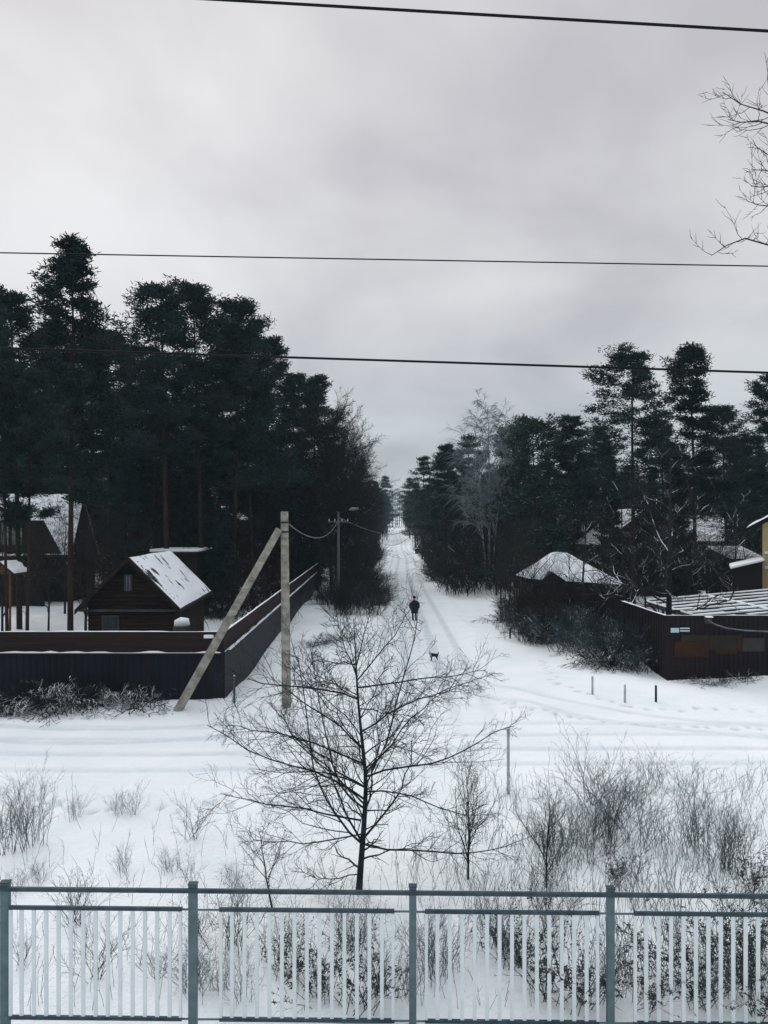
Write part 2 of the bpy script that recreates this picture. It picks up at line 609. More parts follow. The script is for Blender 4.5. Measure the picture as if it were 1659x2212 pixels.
def blades(Cn, n, spread, ln, wd, rng, up=0.4, radial=None):
    """n narrow needle tufts round each centre"""
    c = np.repeat(Cn, n, 0)
    off = rng.normal(0, 1, c.shape) * np.asarray(spread)
    d = rng.normal(0, 1, c.shape)
    d[:, 2] = d[:, 2] * 0.5 + up
    d = unit(d + unit(off + 1e-6) * 0.8)
    w = unit(np.cross(d, rng.normal(0, 1, c.shape)))
    L = (ln * rng.uniform(0.6, 1.3, len(c)))[:, None]
    Wd = (wd * rng.uniform(0.6, 1.3, len(c)))[:, None]
    b = c + off
    V = np.stack([b - w * Wd * 0.5, b + w * Wd * 0.5, b + d * L + w * Wd * 0.22, b + d * L - w * Wd * 0.22], 1)
    return V.reshape(-1, 3), np.arange(len(c) * 4).reshape(-1, 4)


def pine_parts(seed, H, W, cb, prof, limbs=52, twigs=6, nb=10, lean=0.02, r0=None, size=1.0, dead=8, per=(0.45, 0.75, 1.0)):
    rng = np.random.RandomState(seed)
    r0 = r0 or 0.0085 * H
    n = 12
    u = np.linspace(0, 1, n)
    ang = rng.uniform(0, 6.28)
    bend = np.stack([np.cos(ang) * lean * H * u ** 1.5, np.sin(ang) * lean * H * u ** 1.5, H * u], -1)
    bend[:, :2] += (rng.normal(0, 0.0035 * H, (n, 2)).cumsum(0) * 0.5) * u[:, None]
    TP = bend[None]
    TR = (r0 * (1 - 0.85 * u ** 1.2))[None]
    trunk = Geo().tubes(TP, TR, 8)
    lev = max(6, limbs // 4)
    hl = cb + (0.985 - cb) * np.linspace(0, 1, lev) ** 0.9 + rng.uniform(-.006, .006, lev)
    h = np.clip(hl[rng.randint(0, lev, limbs)] if False else np.repeat(hl, 4)[:limbs] if lev * 4 >= limbs else np.resize(np.repeat(hl, 4), limbs), cb, .99)
    h = np.clip(h + rng.uniform(-.007, .007, limbs), cb * .98, .992)
    s, T, r = samp(np.repeat(TP, 1, 0), TR, h[None])
    k = np.clip((h - cb) / (1 - cb), 0, 1)
    az = np.arange(limbs) * 1.62 + rng.uniform(-0.5, 0.5, limbs)
    L = W * prof(k) * rng.uniform(0.6, 1.22, limbs) * (1 + .22 * np.cos(az - ang + 1.0))
    el = np.radians(-6 + 40 * k ** 2 + rng.uniform(-9, 9, limbs))
    d = np.stack([np.cos(az) * np.cos(el), np.sin(az) * np.cos(el), np.sin(el)], -1)
    LP = polyl(s, d, L, 6, rng, 0.16, 0.05)
    LR = np.maximum(0.3 * r, 0.018)[:, None] * np.linspace(1, .3, 6)[None]
    cr = Geo().tubes(LP, LR, 4)
    if dead:
        hh = rng.uniform(cb * 0.45, cb, dead)
        s2, _, r2 = samp(TP, TR, hh[None])
        a2 = rng.uniform(0, 6.28, dead)
        d2 = np.stack([np.cos(a2), np.sin(a2), rng.uniform(-.3, .2, dead)], -1)
        DP = polyl(s2, unit(d2), W * rng.uniform(.3, .7, dead), 5, rng, -0.1, 0.08)
        DR = np.full((dead, 5), 0.02)
        trunk.tubes(DP, DR, 3)
        K, KR = kids(DP, DR, rng, 3, .3, 1, (30, 60), .5)
        trunk.tubes(K, KR, 3)
    TW, TWR = kids(LP, LR, rng, twigs, 0.32, 1.0, (25, 65), 0.40, 4, 0.25, 0.05, 0.5, taper=0.30, flat=0.6)
    cr.tubes(TW, TWR, 3)
    cen = [samp(TW, TWR, np.tile(np.array([per]), (len(TW), 1)))[0],
           samp(LP, LR, np.tile(np.array([[.8, 1.0]]), (len(LP), 1)))[0],
           TP[0, -1:] + np.array([[0, 0, .1], [0, 0, -.4]])]
    cen = np.concatenate(cen)
    keep = rng.uniform(0, 1, len(cen)) < 0.9
    fol = Geo().add(*blades(cen[keep], nb, np.array([.25, .25, .11]) * size, 0.26 * size, 0.088 * size, rng, 0.35))
    return trunk, cr, fol


def tree_obj(name, label, cat, parts, bark, leaf, group=None):
    t = thing(name, label, cat, (0, -500, 0), group=group)
    tr, cr, fol = parts
    tr.build('trunk', bark, t)
    V, Q = fol.arrays()
    V2, Q2 = cr.arrays()
    raw('crown', np.concatenate([V, V2]), np.concatenate([Q, Q2 + len(V)]), mats=[leaf, bark],
        mi=np.concatenate([np.zeros(len(Q)), np.ones(len(Q2))]), parent=t)
    return t


def pr_round(k):
    return np.sqrt(np.clip(1.03 - k, 0.02, 1)) * np.clip(.55 + 1.6 * k, 0, 1)


def pr_cone(k):
    return np.clip(1.06 - k, 0.06, 1) ** .8 * np.clip(.7 + 1.5 * k, 0, 1)


def pr_irr(k):
    return np.sqrt(np.clip(1.03 - k, 0.03, 1)) * (.80 + .22 * np.sin(k * 15 + 1))


protos = []


def proto(t):
    protos.append(t)
    return t


PINES = []
for sd, H, W, cb, pf, nl in ((1, 24, 4.3, .42, pr_irr, 72), (2, 24, 4.2, .48, pr_round, 64), (3, 24, 3.8, .38, pr_cone, 72),
                             (4, 24, 4.4, .36, pr_irr, 76), (5, 24, 3.6, .52, pr_round, 56)):
    PINES.append((proto(tree_obj('pine_tree', 'pine', 'pine tree', pine_parts(sd, H, W, cb, pf, nl, 7, 18), M['bark'], M['pine'])), H))
FPINES = []
for sd, H, W, cb, pf, nl in ((11, 20, 3.5, .33, pr_cone, 48), (12, 20, 3.5, .40, pr_round, 44), (13, 20, 3.6, .30, pr_irr, 48)):
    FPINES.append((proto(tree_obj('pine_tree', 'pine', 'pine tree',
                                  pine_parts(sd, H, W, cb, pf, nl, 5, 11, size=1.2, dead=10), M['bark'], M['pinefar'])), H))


BUSHY = (proto(tree_obj('pine_tree', 'pine', 'pine tree', pine_parts(17, 16, 4.6, .10, pr_irr, 88, 6, 15, size=1.1, dead=0), M['bark'], M['spruce'])), 16.0)


def spruce_parts(seed, H, W, levels=22, per=7):
    rng = np.random.RandomState(seed)
    u = np.linspace(0, 1, 8)
    TP = np.stack([0 * u, 0 * u, H * u], -1)[None]
    TR = (0.011 * H * (1 - .9 * u))[None]
    trunk = Geo().tubes(TP, TR, 8)
    n = levels * per
    h = np.repeat(np.linspace(.08, .98, levels), per) + rng.uniform(-.015, .015, n)
    h = np.clip(h, 0.03, 0.995)
    s, T, r = samp(TP, TR, h[None])
    L = W * (1.03 - h) * rng.uniform(.7, 1.25, n)
    az = np.arange(n) * 2.399 + rng.uniform(-.3, .3, n)
    el = np.radians(-22 + 45 * h + rng.uniform(-8, 8, n))
    d = np.stack([np.cos(az) * np.cos(el), np.sin(az) * np.cos(el), np.sin(el)], -1)
    LP = polyl(s, d, L, 6, rng, .18, .03)
    LR = np.full((n, 6), .02)
    cr = Geo().tubes(LP, LR, 3)
    TW, TWR = kids(LP, LR, rng, 6, .2, 1, (30, 60), .38, 4, -.1, .04, .5, taper=.5, flat=.75)
    cen = np.concatenate([samp(TW, TWR, np.tile(np.array([[.5, 1.0]]), (len(TW), 1)))[0],
                          samp(LP, LR, np.tile(np.array([[.4, .6, .8, 1.0]]), (n, 1)))[0]])
    fol = Geo().add(*blades(cen, 6, (.16, .16, .07), .36, .13, rng, -.05))
    return trunk, cr, fol


SPR = [None,
       (proto(tree_obj('spruce_tree', 'spruce', 'spruce tree', spruce_parts(22, 12, 2.5, 18, 6), M['bark'], M['pinefar'])), 12.0)]


def bare_parts(seed, H, spread, n1=16, n2=7, n3=6, t0=.2, ang=(30, 60), curve=.25, r0=None, wig=.06, lean=.03, n4=0, l1=.55, rmin=.004):
    rng = np.random.RandomState(seed)
    r0 = r0 or .012 * H
    n = 9
    u = np.linspace(0, 1, n)
    xy = rng.normal(0, lean * H / 3, (n, 2)).cumsum(0) * u[:, None]
    TP = np.concatenate([xy, (H * u)[:, None]], 1)[None]
    TR = (r0 * (1 - .88 * u))[None]
    trunk = Geo().tubes(TP, TR, 7)
    A, AR = kids(TP, TR, rng, n1, t0, .97, ang, l1 * spread, 7, curve, wig, .55, taper=.55, rmin=rmin * 2)
    br = Geo().tubes(A, AR, 4)
    B, BR = kids(A, AR, rng, n2, .2, 1, (25, 60), .45, 5, .12, wig, .6, taper=.45, rmin=rmin)
    br.tubes(B, BR, 3)
    Cc, CR = kids(B, BR, rng, n3, .2, 1, (25, 60), .5, 4, .08, wig, .65, taper=.4, rmin=rmin)
    br.tubes(Cc, CR, 3)
    if n4:
        D, DR = kids(Cc, CR, rng, n4, .2, 1, (25, 60), .55, 3, .05, wig, .7, taper=.4, rmin=rmin)
        br.tubes(D, DR, 3)
    return trunk, br


def bare_obj(name, label, cat, parts, bark, twig):
    t = thing(name, label, cat, (0, -500, 0))
    parts[0].build('trunk', bark, t)
    parts[1].build('branches', twig, t)
    return t


BARE = [(proto(bare_obj('bare_tree', 'bare', 'bare tree', bare_parts(31, 12, 1.0, 20, 8, 7, .15, rmin=.007), M['darkbark'], M['twig'])), 12.0),
        (proto(bare_obj('bare_tree', 'bare', 'bare tree', bare_parts(32, 12, .8, 22, 8, 7, .10, (25, 50), .1, rmin=.007), M['darkbark'], M['twig'])), 12.0),
        (proto(bare_obj('bare_tree', 'bare', 'bare tree', bare_parts(33, 12, 1.15, 20, 8, 7, .2, (40, 75), .2, rmin=.008), M['darkbark'], M['snowtwig'])), 12.0)]


def shrub_geo(seed, H, n0, n1, n2, spread=.5, curve=-.1, rmin=.003, wig=.05, base=.15, r=.010):
    rng = np.random.RandomState(seed)
    s = rng.normal(0, base, (n0, 3))
    s[:, 2] = -0.05
    d = rng.normal(0, spread, (n0, 3))
    d[:, 2] = 1
    P = polyl(s, unit(d), H * rng.uniform(.55, 1.1, n0), 6, rng, curve, wig)
    R = np.full(n0, r)[:, None] * np.linspace(1, .35, 6)[None]
    g = Geo().tubes(P, R, 4)
    A, AR = kids(P, R, rng, n1, .2, 1, (20, 50), .42, 4, .05, wig, .65, taper=.4, rmin=rmin)
    g.tubes(A, AR, 3)
    if n2:
        B, BR = kids(A, AR, rng, n2, .2, 1, (20, 55), .5, 3, .02, wig, .7, taper=.4, rmin=rmin)
        g.tubes(B, BR, 3)
    return g


def shrub_obj(name, cat, geo, mat):
    o = geo.build(name, mat)
    o.location = (0, -500, 0)
    return tag(o, name, cat)


HEDGE = [shrub_obj('bare_shrub', 'shrub', shrub_geo(41, 2.6, 46, 7, 5, .45, -.15, .008, base=.6, r=.016), M['twig']),
         shrub_obj('bare_shrub', 'shrub', shrub_geo(42, 2.6, 40, 7, 5, .60, -.3, .008, base=.7, r=.016), M['greytwig'])]
ARCH = [shrub_obj('arching_shrub', 'shrub', shrub_geo(43, 2.2, 24, 6, 3, .8, -.75, .012, base=.35, r=.018), M['snowtwig'])]
SMALL = [shrub_obj('bare_shrub', 'shrub', shrub_geo(44, 1.5, 16, 6, 4, .32, .0, .0025, base=.12, r=.007), M['saptwig']),
         shrub_obj('bare_shrub', 'shrub', shrub_geo(45, 1.5, 12, 7, 4, .45, .05, .0025, base=.10, r=.007), M['saptwig']),
         shrub_obj('bare_shrub', 'shrub', shrub_geo(46, 1.5, 22, 5, 4, .25, .0, .0025, base=.16, r=.006), M['weed'])]


def leafy(seed, mat_t, mat_l):
    g = shrub_geo(seed, 1.6, 14, 6, 3, .45, 0, .0045, base=.2, r=.009)
    rng = np.random.RandomState(seed)
    V, Q = g.arrays()
    cen = V[rng.randint(0, len(V), 420)]
    cen = cen[cen[:, 2] > .4]
    V2, Q2 = blades(cen, 2, (.008, .008, .008), .055, .036, rng, -.3)
    o = raw('leafy_shrub', np.concatenate([V, V2]), np.concatenate([Q, Q2 + len(V)]), mats=[mat_t, mat_l],
            mi=np.concatenate([np.zeros(len(Q)), np.ones(len(Q2))]))
    o.location = (0, -500, 0)
    return tag(o, 'leafy shrub', 'shrub')


LEAFY = leafy(47, M['saptwig'], M['deadleaf'])
protos += HEDGE + ARCH + SMALL + [LEAFY]


_hz = {}


def true_h(root, h0):
    if not root.children:
        return h0
    if root.name not in _hz:
        m_ = 0.0
        for c_ in root.children:
            v_ = np.empty(len(c_.data.vertices) * 3, dtype=np.float32)
            c_.data.vertices.foreach_get('co', v_)
            m_ = max(m_, float(v_[2::3].max()))
        _hz[root.name] = m_
    return _hz[root.name]


def plant(pr, px, d, H, label, group=None, rz=None, sx=1.0, H0=None, x=None, lean=(0, 0)):
    """one copy of a prototype standing at picture column px, distance d, H metres tall"""
    root, h0 = pr if isinstance(pr, tuple) else (pr, H0)
    h0 = true_h(root, h0)
    s = H / h0
    x = X(px, d) if x is None else x
    return dup(root, (x, d, g1(x, d) - 0.03), random.uniform(0, 6.28) if rz is None else rz,
               (s * sx, s * sx, s), label, group, lean)


def Ht(py, d):
    return Z(py, d)

# ------------------------------------------------------------------ left board fence
def slat_run(mb, p0, p1, z0, z1, n, th=.03, gap=.010):
    """horizontal boards between two ground points"""
    d = (Vector((*p1, 0)) - Vector((*p0, 0)))
    nrm = Vector((-d.y, d.x, 0)).normalized() * th
    h = (z1 - z0) / n
    for i in range(n):
        a, b = z0 + i * h + gap * .5, z0 + (i + 1) * h - gap * .5
        q = [(p0[0], p0[1], a), (p1[0], p1[1], a), (p1[0], p1[1], b), (p0[0] + nrm.x * .4, p0[1] + nrm.y * .4, b)]
        mb.prism([(p0[0], p0[1], a), (p1[0], p1[1], a), (p1[0], p1[1], b), (p0[0], p0[1], b)], (nrm.x, nrm.y, 0.0))


def snow_ridge(p0, p1, z, w, h, name, parent, seed, seg=.35, gaps=0.0):
    """an uneven cap of snow lying along the top of a fence"""
    rng = np.random.RandomState(seed)
    d = np.array([p1[0] - p0[0], p1[1] - p0[1]])
    Ln = np.hypot(*d)
    n = max(4, int(Ln / seg))
    t = np.linspace(0, 1, n)
    nx, nyv = -d[1] / Ln, d[0] / Ln
    hh = h * np.clip(0.75 + rng.normal(0, .28, n), .25, 1.6)
    if gaps:
        k = np.sin(t * Ln * .9 + seed) + .7 * np.sin(t * Ln * 2.3)
        hh = np.where(k < -1 + 2 * gaps, .004, hh)
    ww = w * np.clip(1 + rng.normal(0, .10, n), .7, 1.3)
    prof = np.array([(-.5, 0), (-.5, .5), (-.25, .95), (.25, .95), (.5, .5), (.5, 0)])
    cx, cy = p0[0] + d[0] * t, p0[1] + d[1] * t
    V = np.stack([cx[:, None] + nx * prof[None, :, 0] * ww[:, None], cy[:, None] + nyv * prof[None, :, 0] * ww[:, None],
                  z + prof[None, :, 1] * hh[:, None]], -1).reshape(-1, 3)
    idx = np.arange(n * 6).reshape(n, 6)
    q = np.stack([idx[:-1], np.roll(idx[:-1], -1, 1), np.roll(idx[1:], -1, 1), idx[1:]], -1).reshape(-1, 4)
    return raw(name, V, q, mats=[M['snow']], parent=parent, smooth=True)


def sheet_run(p0, p1, z0, z1, pitch=.22, dep=.03):
    d = Vector((p1[0] - p0[0], p1[1] - p0[1], 0))
    Ln = d.length
    u = d / Ln
    nv = Vector((-u.y, u.x, 0))
    mbx = MB()
    pts = []
    s = 0.0
    while s < Ln:
        for ds, o in ((0, 0), (pitch * .45, 0), (pitch * .5, dep), (pitch * .95, dep)):
            if s + ds <= Ln:
                pts.append((p0[0] + u.x * (s + ds) + nv.x * o, p0[1] + u.y * (s + ds) + nv.y * o))
        s += pitch
    n = len(pts)
    vs = [(x, y, z0) for x, y in pts] + [(x, y, z1) for x, y in pts]
    mbx.add(vs, [(i, i + 1, n + i + 1, n + i) for i in range(n - 1)])
    return mbx


FY = 30.6
fx0, fx1 = -40.0, -6.4
ft, fm = 2.77, 1.95
t = thing('wooden_fence', 'dark fence of brown slats over a navy base in front of the log cabin', 'fence', (0, 0, 0))
mb = MB()
slat_run(mb, (fx0, FY), (fx1, FY), fm, ft, 7)
mb.build('slat_panel', M['board'], t)
MB().box(fx0, fx1, FY + .034, FY + .05, fm, ft - .03).build('backing_board', M['navy'], t)
sheet_run((fx0, FY + .055), (fx1, FY + .055), -.3, fm - .01, .26, .022).build('base_panel', M['navy'], t)
MB().box(fx0, fx1, FY - .10, FY + .03, fm - .09, fm - .015).build('ledge_rail', M['board'], t)
k = 0
for xx in np.arange(fx1 - .05, fx0, -3.0):
    MB().box(xx - .06, xx + .06, FY + .075, FY + .19, -.3, ft - .02).build('post', M['board'], t)
snow_ridge((fx0, FY + .02), (fx1, FY + .02), ft, .10, .04, 'snow_cap', t, 1, gaps=.15)
snow_ridge((fx0, FY - .04), (fx1 - .1, FY - .04), fm - .012, .15, .07, 'ledge_snow', t, 2, gaps=.25)
MB().box(-7.15, -6.78, FY - .16, FY - .02, 2.53, 2.66).build('snow_lump', M['white'], t, bevel=.02)  # pale lump taken as snow on the fence, shaped as a white box

sx0, sx1, sy1 = -6.4, -7.25, 88.0
t = thing('wooden_fence', 'long dark fence running back along the left edge of the snowy lane', 'fence', (0, 0, 0))
mb = MB()
slat_run(mb, (sx0, FY + .02), (sx1, sy1), fm, ft, 7)
mb.build('slat_panel', M['board'], t)
MB().prism([(sx0 - .034, FY + .06, fm), (sx1 - .034, sy1, fm), (sx1 - .034, sy1, ft - .03), (sx0 - .034, FY + .06, ft - .03)], (-.015, 0, 0)).build('backing_board', M['navy'], t)
d = Vector((sx1 - sx0, sy1 - FY, 0))
MB().prism([(sx0 + .05, FY + .04, -.3), (sx1 + .05, sy1, -.3), (sx1 + .05, sy1, fm - .01), (sx0 + .05, FY + .04, fm - .01)],
           (-.03, 0, 0)).build('base_panel', M['navy'], t)
snow_ridge((sx0 + .02, FY + .1), (sx1 + .02, sy1), ft, .10, .05, 'snow_cap', t, 5, gaps=.35)
snow_ridge((sx0 + .10, FY + .6), (sx1 + .10, sy1), fm, .12, .06, 'ledge_snow', t, 6, gaps=.45)
for i in range(19):
    f = i / 18
    xx, yy = sx0 + (sx1 - sx0) * f - .12, FY + .3 + (sy1 - FY - .4) * f
    MB().box(xx - .06, xx + .05, yy - .06, yy + .06, -.3, ft - .02).build('post', M['board'], t)

# ------------------------------------------------------------------ right sheet fence
RY, RX = 35.0, 12.88
rt = 2.88
t = thing('metal_fence', 'dark brown sheet metal fence with rusty panels and a blue address plate', 'fence', (0, 0, 0))


sheet_run((RX, RY), (40, RY), -.4, rt).build('front_panel', M['rfence'], t)
MB().box(RX, 40, RY - .05, RY - .035, rt - .1, rt + .015).build('top_rail', M['rfence'], t)
for (xa, xb, ya, yb, mt) in ((1532, 1590, 1372, 1404, 'olive'), (1456, 1531, 1385, 1418, 'rust'), (1591, 1602, 1370, 1406, 'rust'),
                             (1470, 1531, 1371, 1384, 'olive'), (1545, 1590, 1404.2, 1412, 'rust'), (1531.2, 1531.9, 1385, 1404, 'olive'), (1603, 1650, 1378, 1407, 'greypatch')):
    MB().box(X(xa, RY), X(xb, RY), RY - .062, RY - .052, Z(yb, RY), Z(ya, RY)).build('patch_panel', M[mt], t)
p = MB().box(X(1447.5, RY), X(1465.5, RY), RY - .09, RY - .065, Z(1366, RY), Z(1356, RY)).build('sign_plate', M['plate'], t, bevel=.01)
p['label'] = 'pale blue sign plate'
p = MB().box(X(1466.5, RY), X(1489, RY), RY - .09, RY - .065, Z(1365, RY), Z(1355, RY)).build('address_plate', M['blue'], t, bevel=.01)
p['label'] = 'dark blue address plate with two white lines'
l = MB()
l.box(X(1467.5, RY), X(1488, RY), RY - .096, RY - .091, Z(1357.6, RY), Z(1355.6, RY))
l.box(X(1467.5, RY), X(1488, RY), RY - .096, RY - .091, Z(1363.2, RY), Z(1361.2, RY))
l.build('text_line', M['white'], p)
sheet_run((RX + .02, 53), (RX + .02, RY + .05), -.4, rt).build('side_panel', M['rfence'], t)
snow_ridge((RX, RY), (RX, 41.5), rt, .12, .05, 'snow_cap', t, 9, gaps=.3)
snow_ridge((RX, RY), (40, RY), rt + .015, .09, .03, 'snow_cap', t, 10, gaps=.3)
tag(MB().tube([P3(1530, 1340, 34.6), P3(1545, 1349, 34.6), P3(1570, 1357, 34.6), P3(1610, 1362, 34.6), P3(1700, 1366, 34.6)], .035, 6)
    .build('service_cable', M['palewire']), 'frosted cable drooping along the top of the dark sheet metal fence', 'cable')
t = thing('cable_box', 'small snow topped box on the upper edge of the dark sheet metal fence', 'box')
MB().box(X(1523, 34.8), X(1537, 34.8), 34.7, 34.96, Z(1347, 34.8), Z(1334, 34.8)).build('casing', M['trim'], t, bevel=.02)
MB().box(X(1524, 34.8), X(1539, 34.8), 34.66, 34.94, Z(1334, 34.8) + .004, Z(1331, 34.8)).build('snow_cap', M['snow'], t, bevel=.03)

# ------------------------------------------------------------------ carport frame with snow on its bars
t = thing('roof_frame', 'open carport frame of long snow covered bars behind the dark sheet metal fence', 'carport')
x0, y0, y1 = 15.0, 36.8, 44.2


def pz(x):
    return 2.62 + .085 * (x - x0)


def snowbar(p, q, w=.07, h=.09, par=None):
    b = MB().tube([p, q], w * .7, 4).build('bar', M['steelband'], par)
    MB().tube([(p[0], p[1], p[2] + .055), (q[0], q[1], q[2] + .055)], .055, 6).build('bar_snow', M['snow'], b)


for i in range(7):
    yy = y0 + (y1 - y0) * i / 6
    snowbar((x0 - (yy - y0) * -.02, yy, pz(x0)), (25, yy, pz(25)), par=t)
for xx in (15.0, 18.6, 22.2, 25):
    snowbar((xx, y0, pz(xx) - .02), (xx, y1, pz(xx) - .02), par=t)
for xx, yy in ((15.05, y0), (15.05, y1), (19.5, y0), (19.5, y1), (24.8, y0), (24.8, y1)):
    MB().tube([(xx, yy, -.1), (xx, yy, pz(xx) - .05)], .06, 6).build('post', M['steelband'], t)
mb = MB()
for (xa, xb, ya, yb) in ((15.2, 17.0, 37.0, 39.0), (15.2, 16.4, 39.2, 41.8), (17.6, 19.2, 36.9, 38.4), (17.4, 19.8, 38.9, 40.6), (16.8, 18.4, 41.2, 42.6),
                         (20.4, 22.0, 37.0, 37.9), (20.6, 23.8, 41.8, 43.2)):
    mb.prism([(xa, ya, pz(xa) - .17), (xb, ya, pz(xb) - .17), (xb, yb, pz(xb) - .17), (xa, yb, pz(xa) - .17)], (0, 0, .07))
mb.build('snow_slab', M['snow'], t, bevel=.03)
mb = MB()
mb.prism([(x0, y0, pz(x0) - .24), (25, y0, pz(25) - .24), (25, y1, pz(25) - .24), (x0, y1, pz(x0) - .24)], (0, 0, .04))
mb.build('roof_sheet', M['roofing'], t)

# ------------------------------------------------------------------ log cabin
def gable_house(name, label, px_apex, px_eaveL, px_eaveR, yA, yE, d, depth, wallm, roofm, skew=0.0, logs=True, over=.45, front=.5, cat='house',
                base=-.2, wins=(), snow_t=.15, rakes=True):
    """a house whose gable faces the railway; skew leans the ridge sideways with depth"""
    ax, el, er = X(px_apex, d), X(px_eaveL, d), X(px_eaveR, d)
    za, ze = Z(yA, d), Z(yE, d)
    t = thing(name, label, cat)
    wl, wr = el + over, er - over
    sl_l, sl_r = (za - ze) / (ax - el), (za - ze) / (er - ax)
    zwl, zwr = ze + over * sl_l, ze + over * sl_r
    sh = lambda y: skew * (y - d)
    if logs:
        mb = MB()
        z, st = base, .2
        while z < za - .25:
            lft = wl if z <= zwl - .1 else ax - (za - z - .12) / sl_l
            rgt = wr if z <= zwr - .1 else ax + (za - z - .12) / sl_r
            if rgt - lft > .3:
                mb.tube([(lft, d + .12, z + .1), (rgt, d + .12, z + .1)], .115, 8)
            z += st
        o = mb.build('gable_wall', wallm, t, smooth=False)
    else:
        MB().prism([(wl, d, base), (wr, d, base), (wr, d, zwr - .1), (ax, d, za - .12), (wl, d, zwl - .1)], (0, .15, 0)).build('gable_wall', wallm, t)
    s = sh(d + depth)
    mb = MB()
    mb.prism([(wr - .15, d + .25, base), (wr + .0, d + .25, base), (wr, d + .25, zwr - .12), (wr - .15, d + .25, zwr - .12)], (s, depth - .25, 0))
    mb.build('side_wall', wallm, t)
    mb = MB()
    mb.prism([(wl, d + .25, base), (wl + .15, d + .25, base), (wl + .15, d + .25, zwl - .12), (wl, d + .25, zwl - .12)], (s, depth - .25, 0))
    mb.build('side_wall', wallm, t)
    MB().prism([(wl, d + depth, base), (wr, d + depth, base), (wr, d + depth, zwr - .1), (ax, d + depth, za - .12), (wl, d + depth, zwl - .1)],
               (0, -.15, 0)).build('back_wall', wallm, t).location.x = s
    roof = MB()
    dd = depth + front * 2
    sv = skew * dd
    roof.prism([(el, d - front, ze - .1), (ax, d - front, za - .1), (ax, d - front, za), (el, d - front, ze)], (sv, dd, 0))
    roof.prism([(er, d - front, ze - .1), (ax + .003, d - front, za - .1), (ax + .003, d - front, za), (er, d - front, ze)], (sv, dd, 0))
    r = roof.build('roof', M['roofing'], t)
    # snow on both slopes: a lumpy sheet
    for side, ex in ((0, el), (1, er)):
        rng = np.random.RandomState(int(abs(ex) * 100) % 1000)
        nu, nv = 26, 30
        uu, vv = np.meshgrid(np.linspace(0.02, .985, nu), np.linspace(0.015, .985, nv))
        xx = ax + (ex - ax) * uu + sv * vv
        yy = d - front + dd * vv
        zz = za + (ze - za) * uu
        lump = snow_t * (.75 + .3 * np.sin(uu * 9 + side) * np.sin(vv * 11 + ex) + rng.normal(0, .06, uu.shape))
        edge = np.minimum(np.minimum(uu, 1 - uu) * 12, np.minimum(vv, 1 - vv) * 14).clip(.35, 1)
        zz = zz + .006 + lump * edge
        ii = np.arange(nu * nv).reshape(nv, nu)
        qq = np.stack([ii[:-1, :-1], ii[:-1, 1:], ii[1:, 1:], ii[1:, :-1]], -1).reshape(-1, 4)
        raw('roof_snow', np.stack([xx, yy, zz], -1).reshape(-1, 3), qq, mats=[roofm], parent=r, smooth=True)
    if rakes:
        mb = MB()
        mb.prism([(el, d - front - .01, ze - .22), (ax, d - front - .01, za - .22), (ax, d - front - .01, za + .02), (el, d - front - .01, ze + .02)], (0, -.035, 0))
        mb.prism([(er, d - front - .01, ze - .22), (ax, d - front - .01, za - .22), (ax, d - front - .01, za + .02), (er, d - front - .01, ze + .02)], (0, -.034, 0))
        mb.build('rake_board', wallm, t)
    for (xa, xb, ya, yb, kind) in wins:
        wx0, wx1, wz0, wz1 = X(xa, d), X(xb, d), Z(yb, d), Z(ya, d)
        w = MB()
        for q_ in ((wx0 - .08, wx0, wz0 - .08, wz1 + .08), (wx1, wx1 + .08, wz0 - .08, wz1 + .08), (wx0, wx1, wz0 - .08, wz0), (wx0, wx1, wz1, wz1 + .08),
                   ((wx0 + wx1) / 2 - .025, (wx0 + wx1) / 2 + .025, wz0, wz1)):
            w.box(q_[0], q_[1], d - .06, d + .02, q_[2], q_[3])
        wf = w.build('window', M['trim'], t)
        MB().box(wx0, wx1, d - .035, d - .01, wz0, wz1).build('pane', M[kind], wf)
    return t


gable_house('log_cabin', 'small brown log cabin with a steep snowy roof behind the dark slatted fence', 283, 170, 396, 1203, 1316, 38.0, 9.0, M['log'],
            M['cabinroof'], skew=-.07, wins=((272, 282, 1244, 1273, 'glass'), (224, 254, 1333, 1372, 'glass')))
MB().box(X(172, 37.9), X(394, 37.9), 37.80, 37.95, Z(1321, 37.9), Z(1316.5, 37.9)).build('tie_board', M['trim'], bpy.data.objects['log_cabin'])

# low snow covered shed behind the cabin
t = thing('shed', 'low dark shed with a flat snowy roof in the wood behind the log cabin', 'shed')
dS = 56.0
MB().box(X(330, dS), X(425, dS), dS, dS + 4, -.2, Z(1196, dS)).build('wall', M['darkwood'], t)
MB().box(X(325, dS), X(431, dS), dS - .4, dS + 4.4, Z(1195.5, dS), Z(1192, dS)).build('roof', M['roofing'], t)
MB().box(X(326, dS), X(430, dS), dS - .37, dS + 4.3, Z(1191.8, dS), Z(1186, dS)).build('roof_snow', M['snow'], t, bevel=.05)
gable_house('cottage', 'distant cottage roof with snow glimpsed through the wood above the leaning pole brace', 470, 425, 520, 1092, 1125, 95, 8, M['darkwood'],
            M['thinsnow'], logs=False)

# ------------------------------------------------------------------ chalet at the far left
t = thing('chalet', 'large dark chalet with steep snowy roofs and glazed upper storey at the left edge', 'house')
d0 = 70.0
zr, ze = Z(1066, 77), Z(1200, d0)
xa, xb = X(-90, 74), X(200, 74)
MB().box(xa + .4, xb - .5, d0 + .6, d0 + 6, -.2, ze).build('wall', M['darkwood'], t)
r = MB().prism([(xa, d0, ze), (xa, 77, zr), (xa, 84, ze), (xa, 84, ze - .15), (xa, 77, zr - .15), (xa, d0, ze - .15)], (xb - xa, 0, 0)).build('roof', M['roofing'], t)


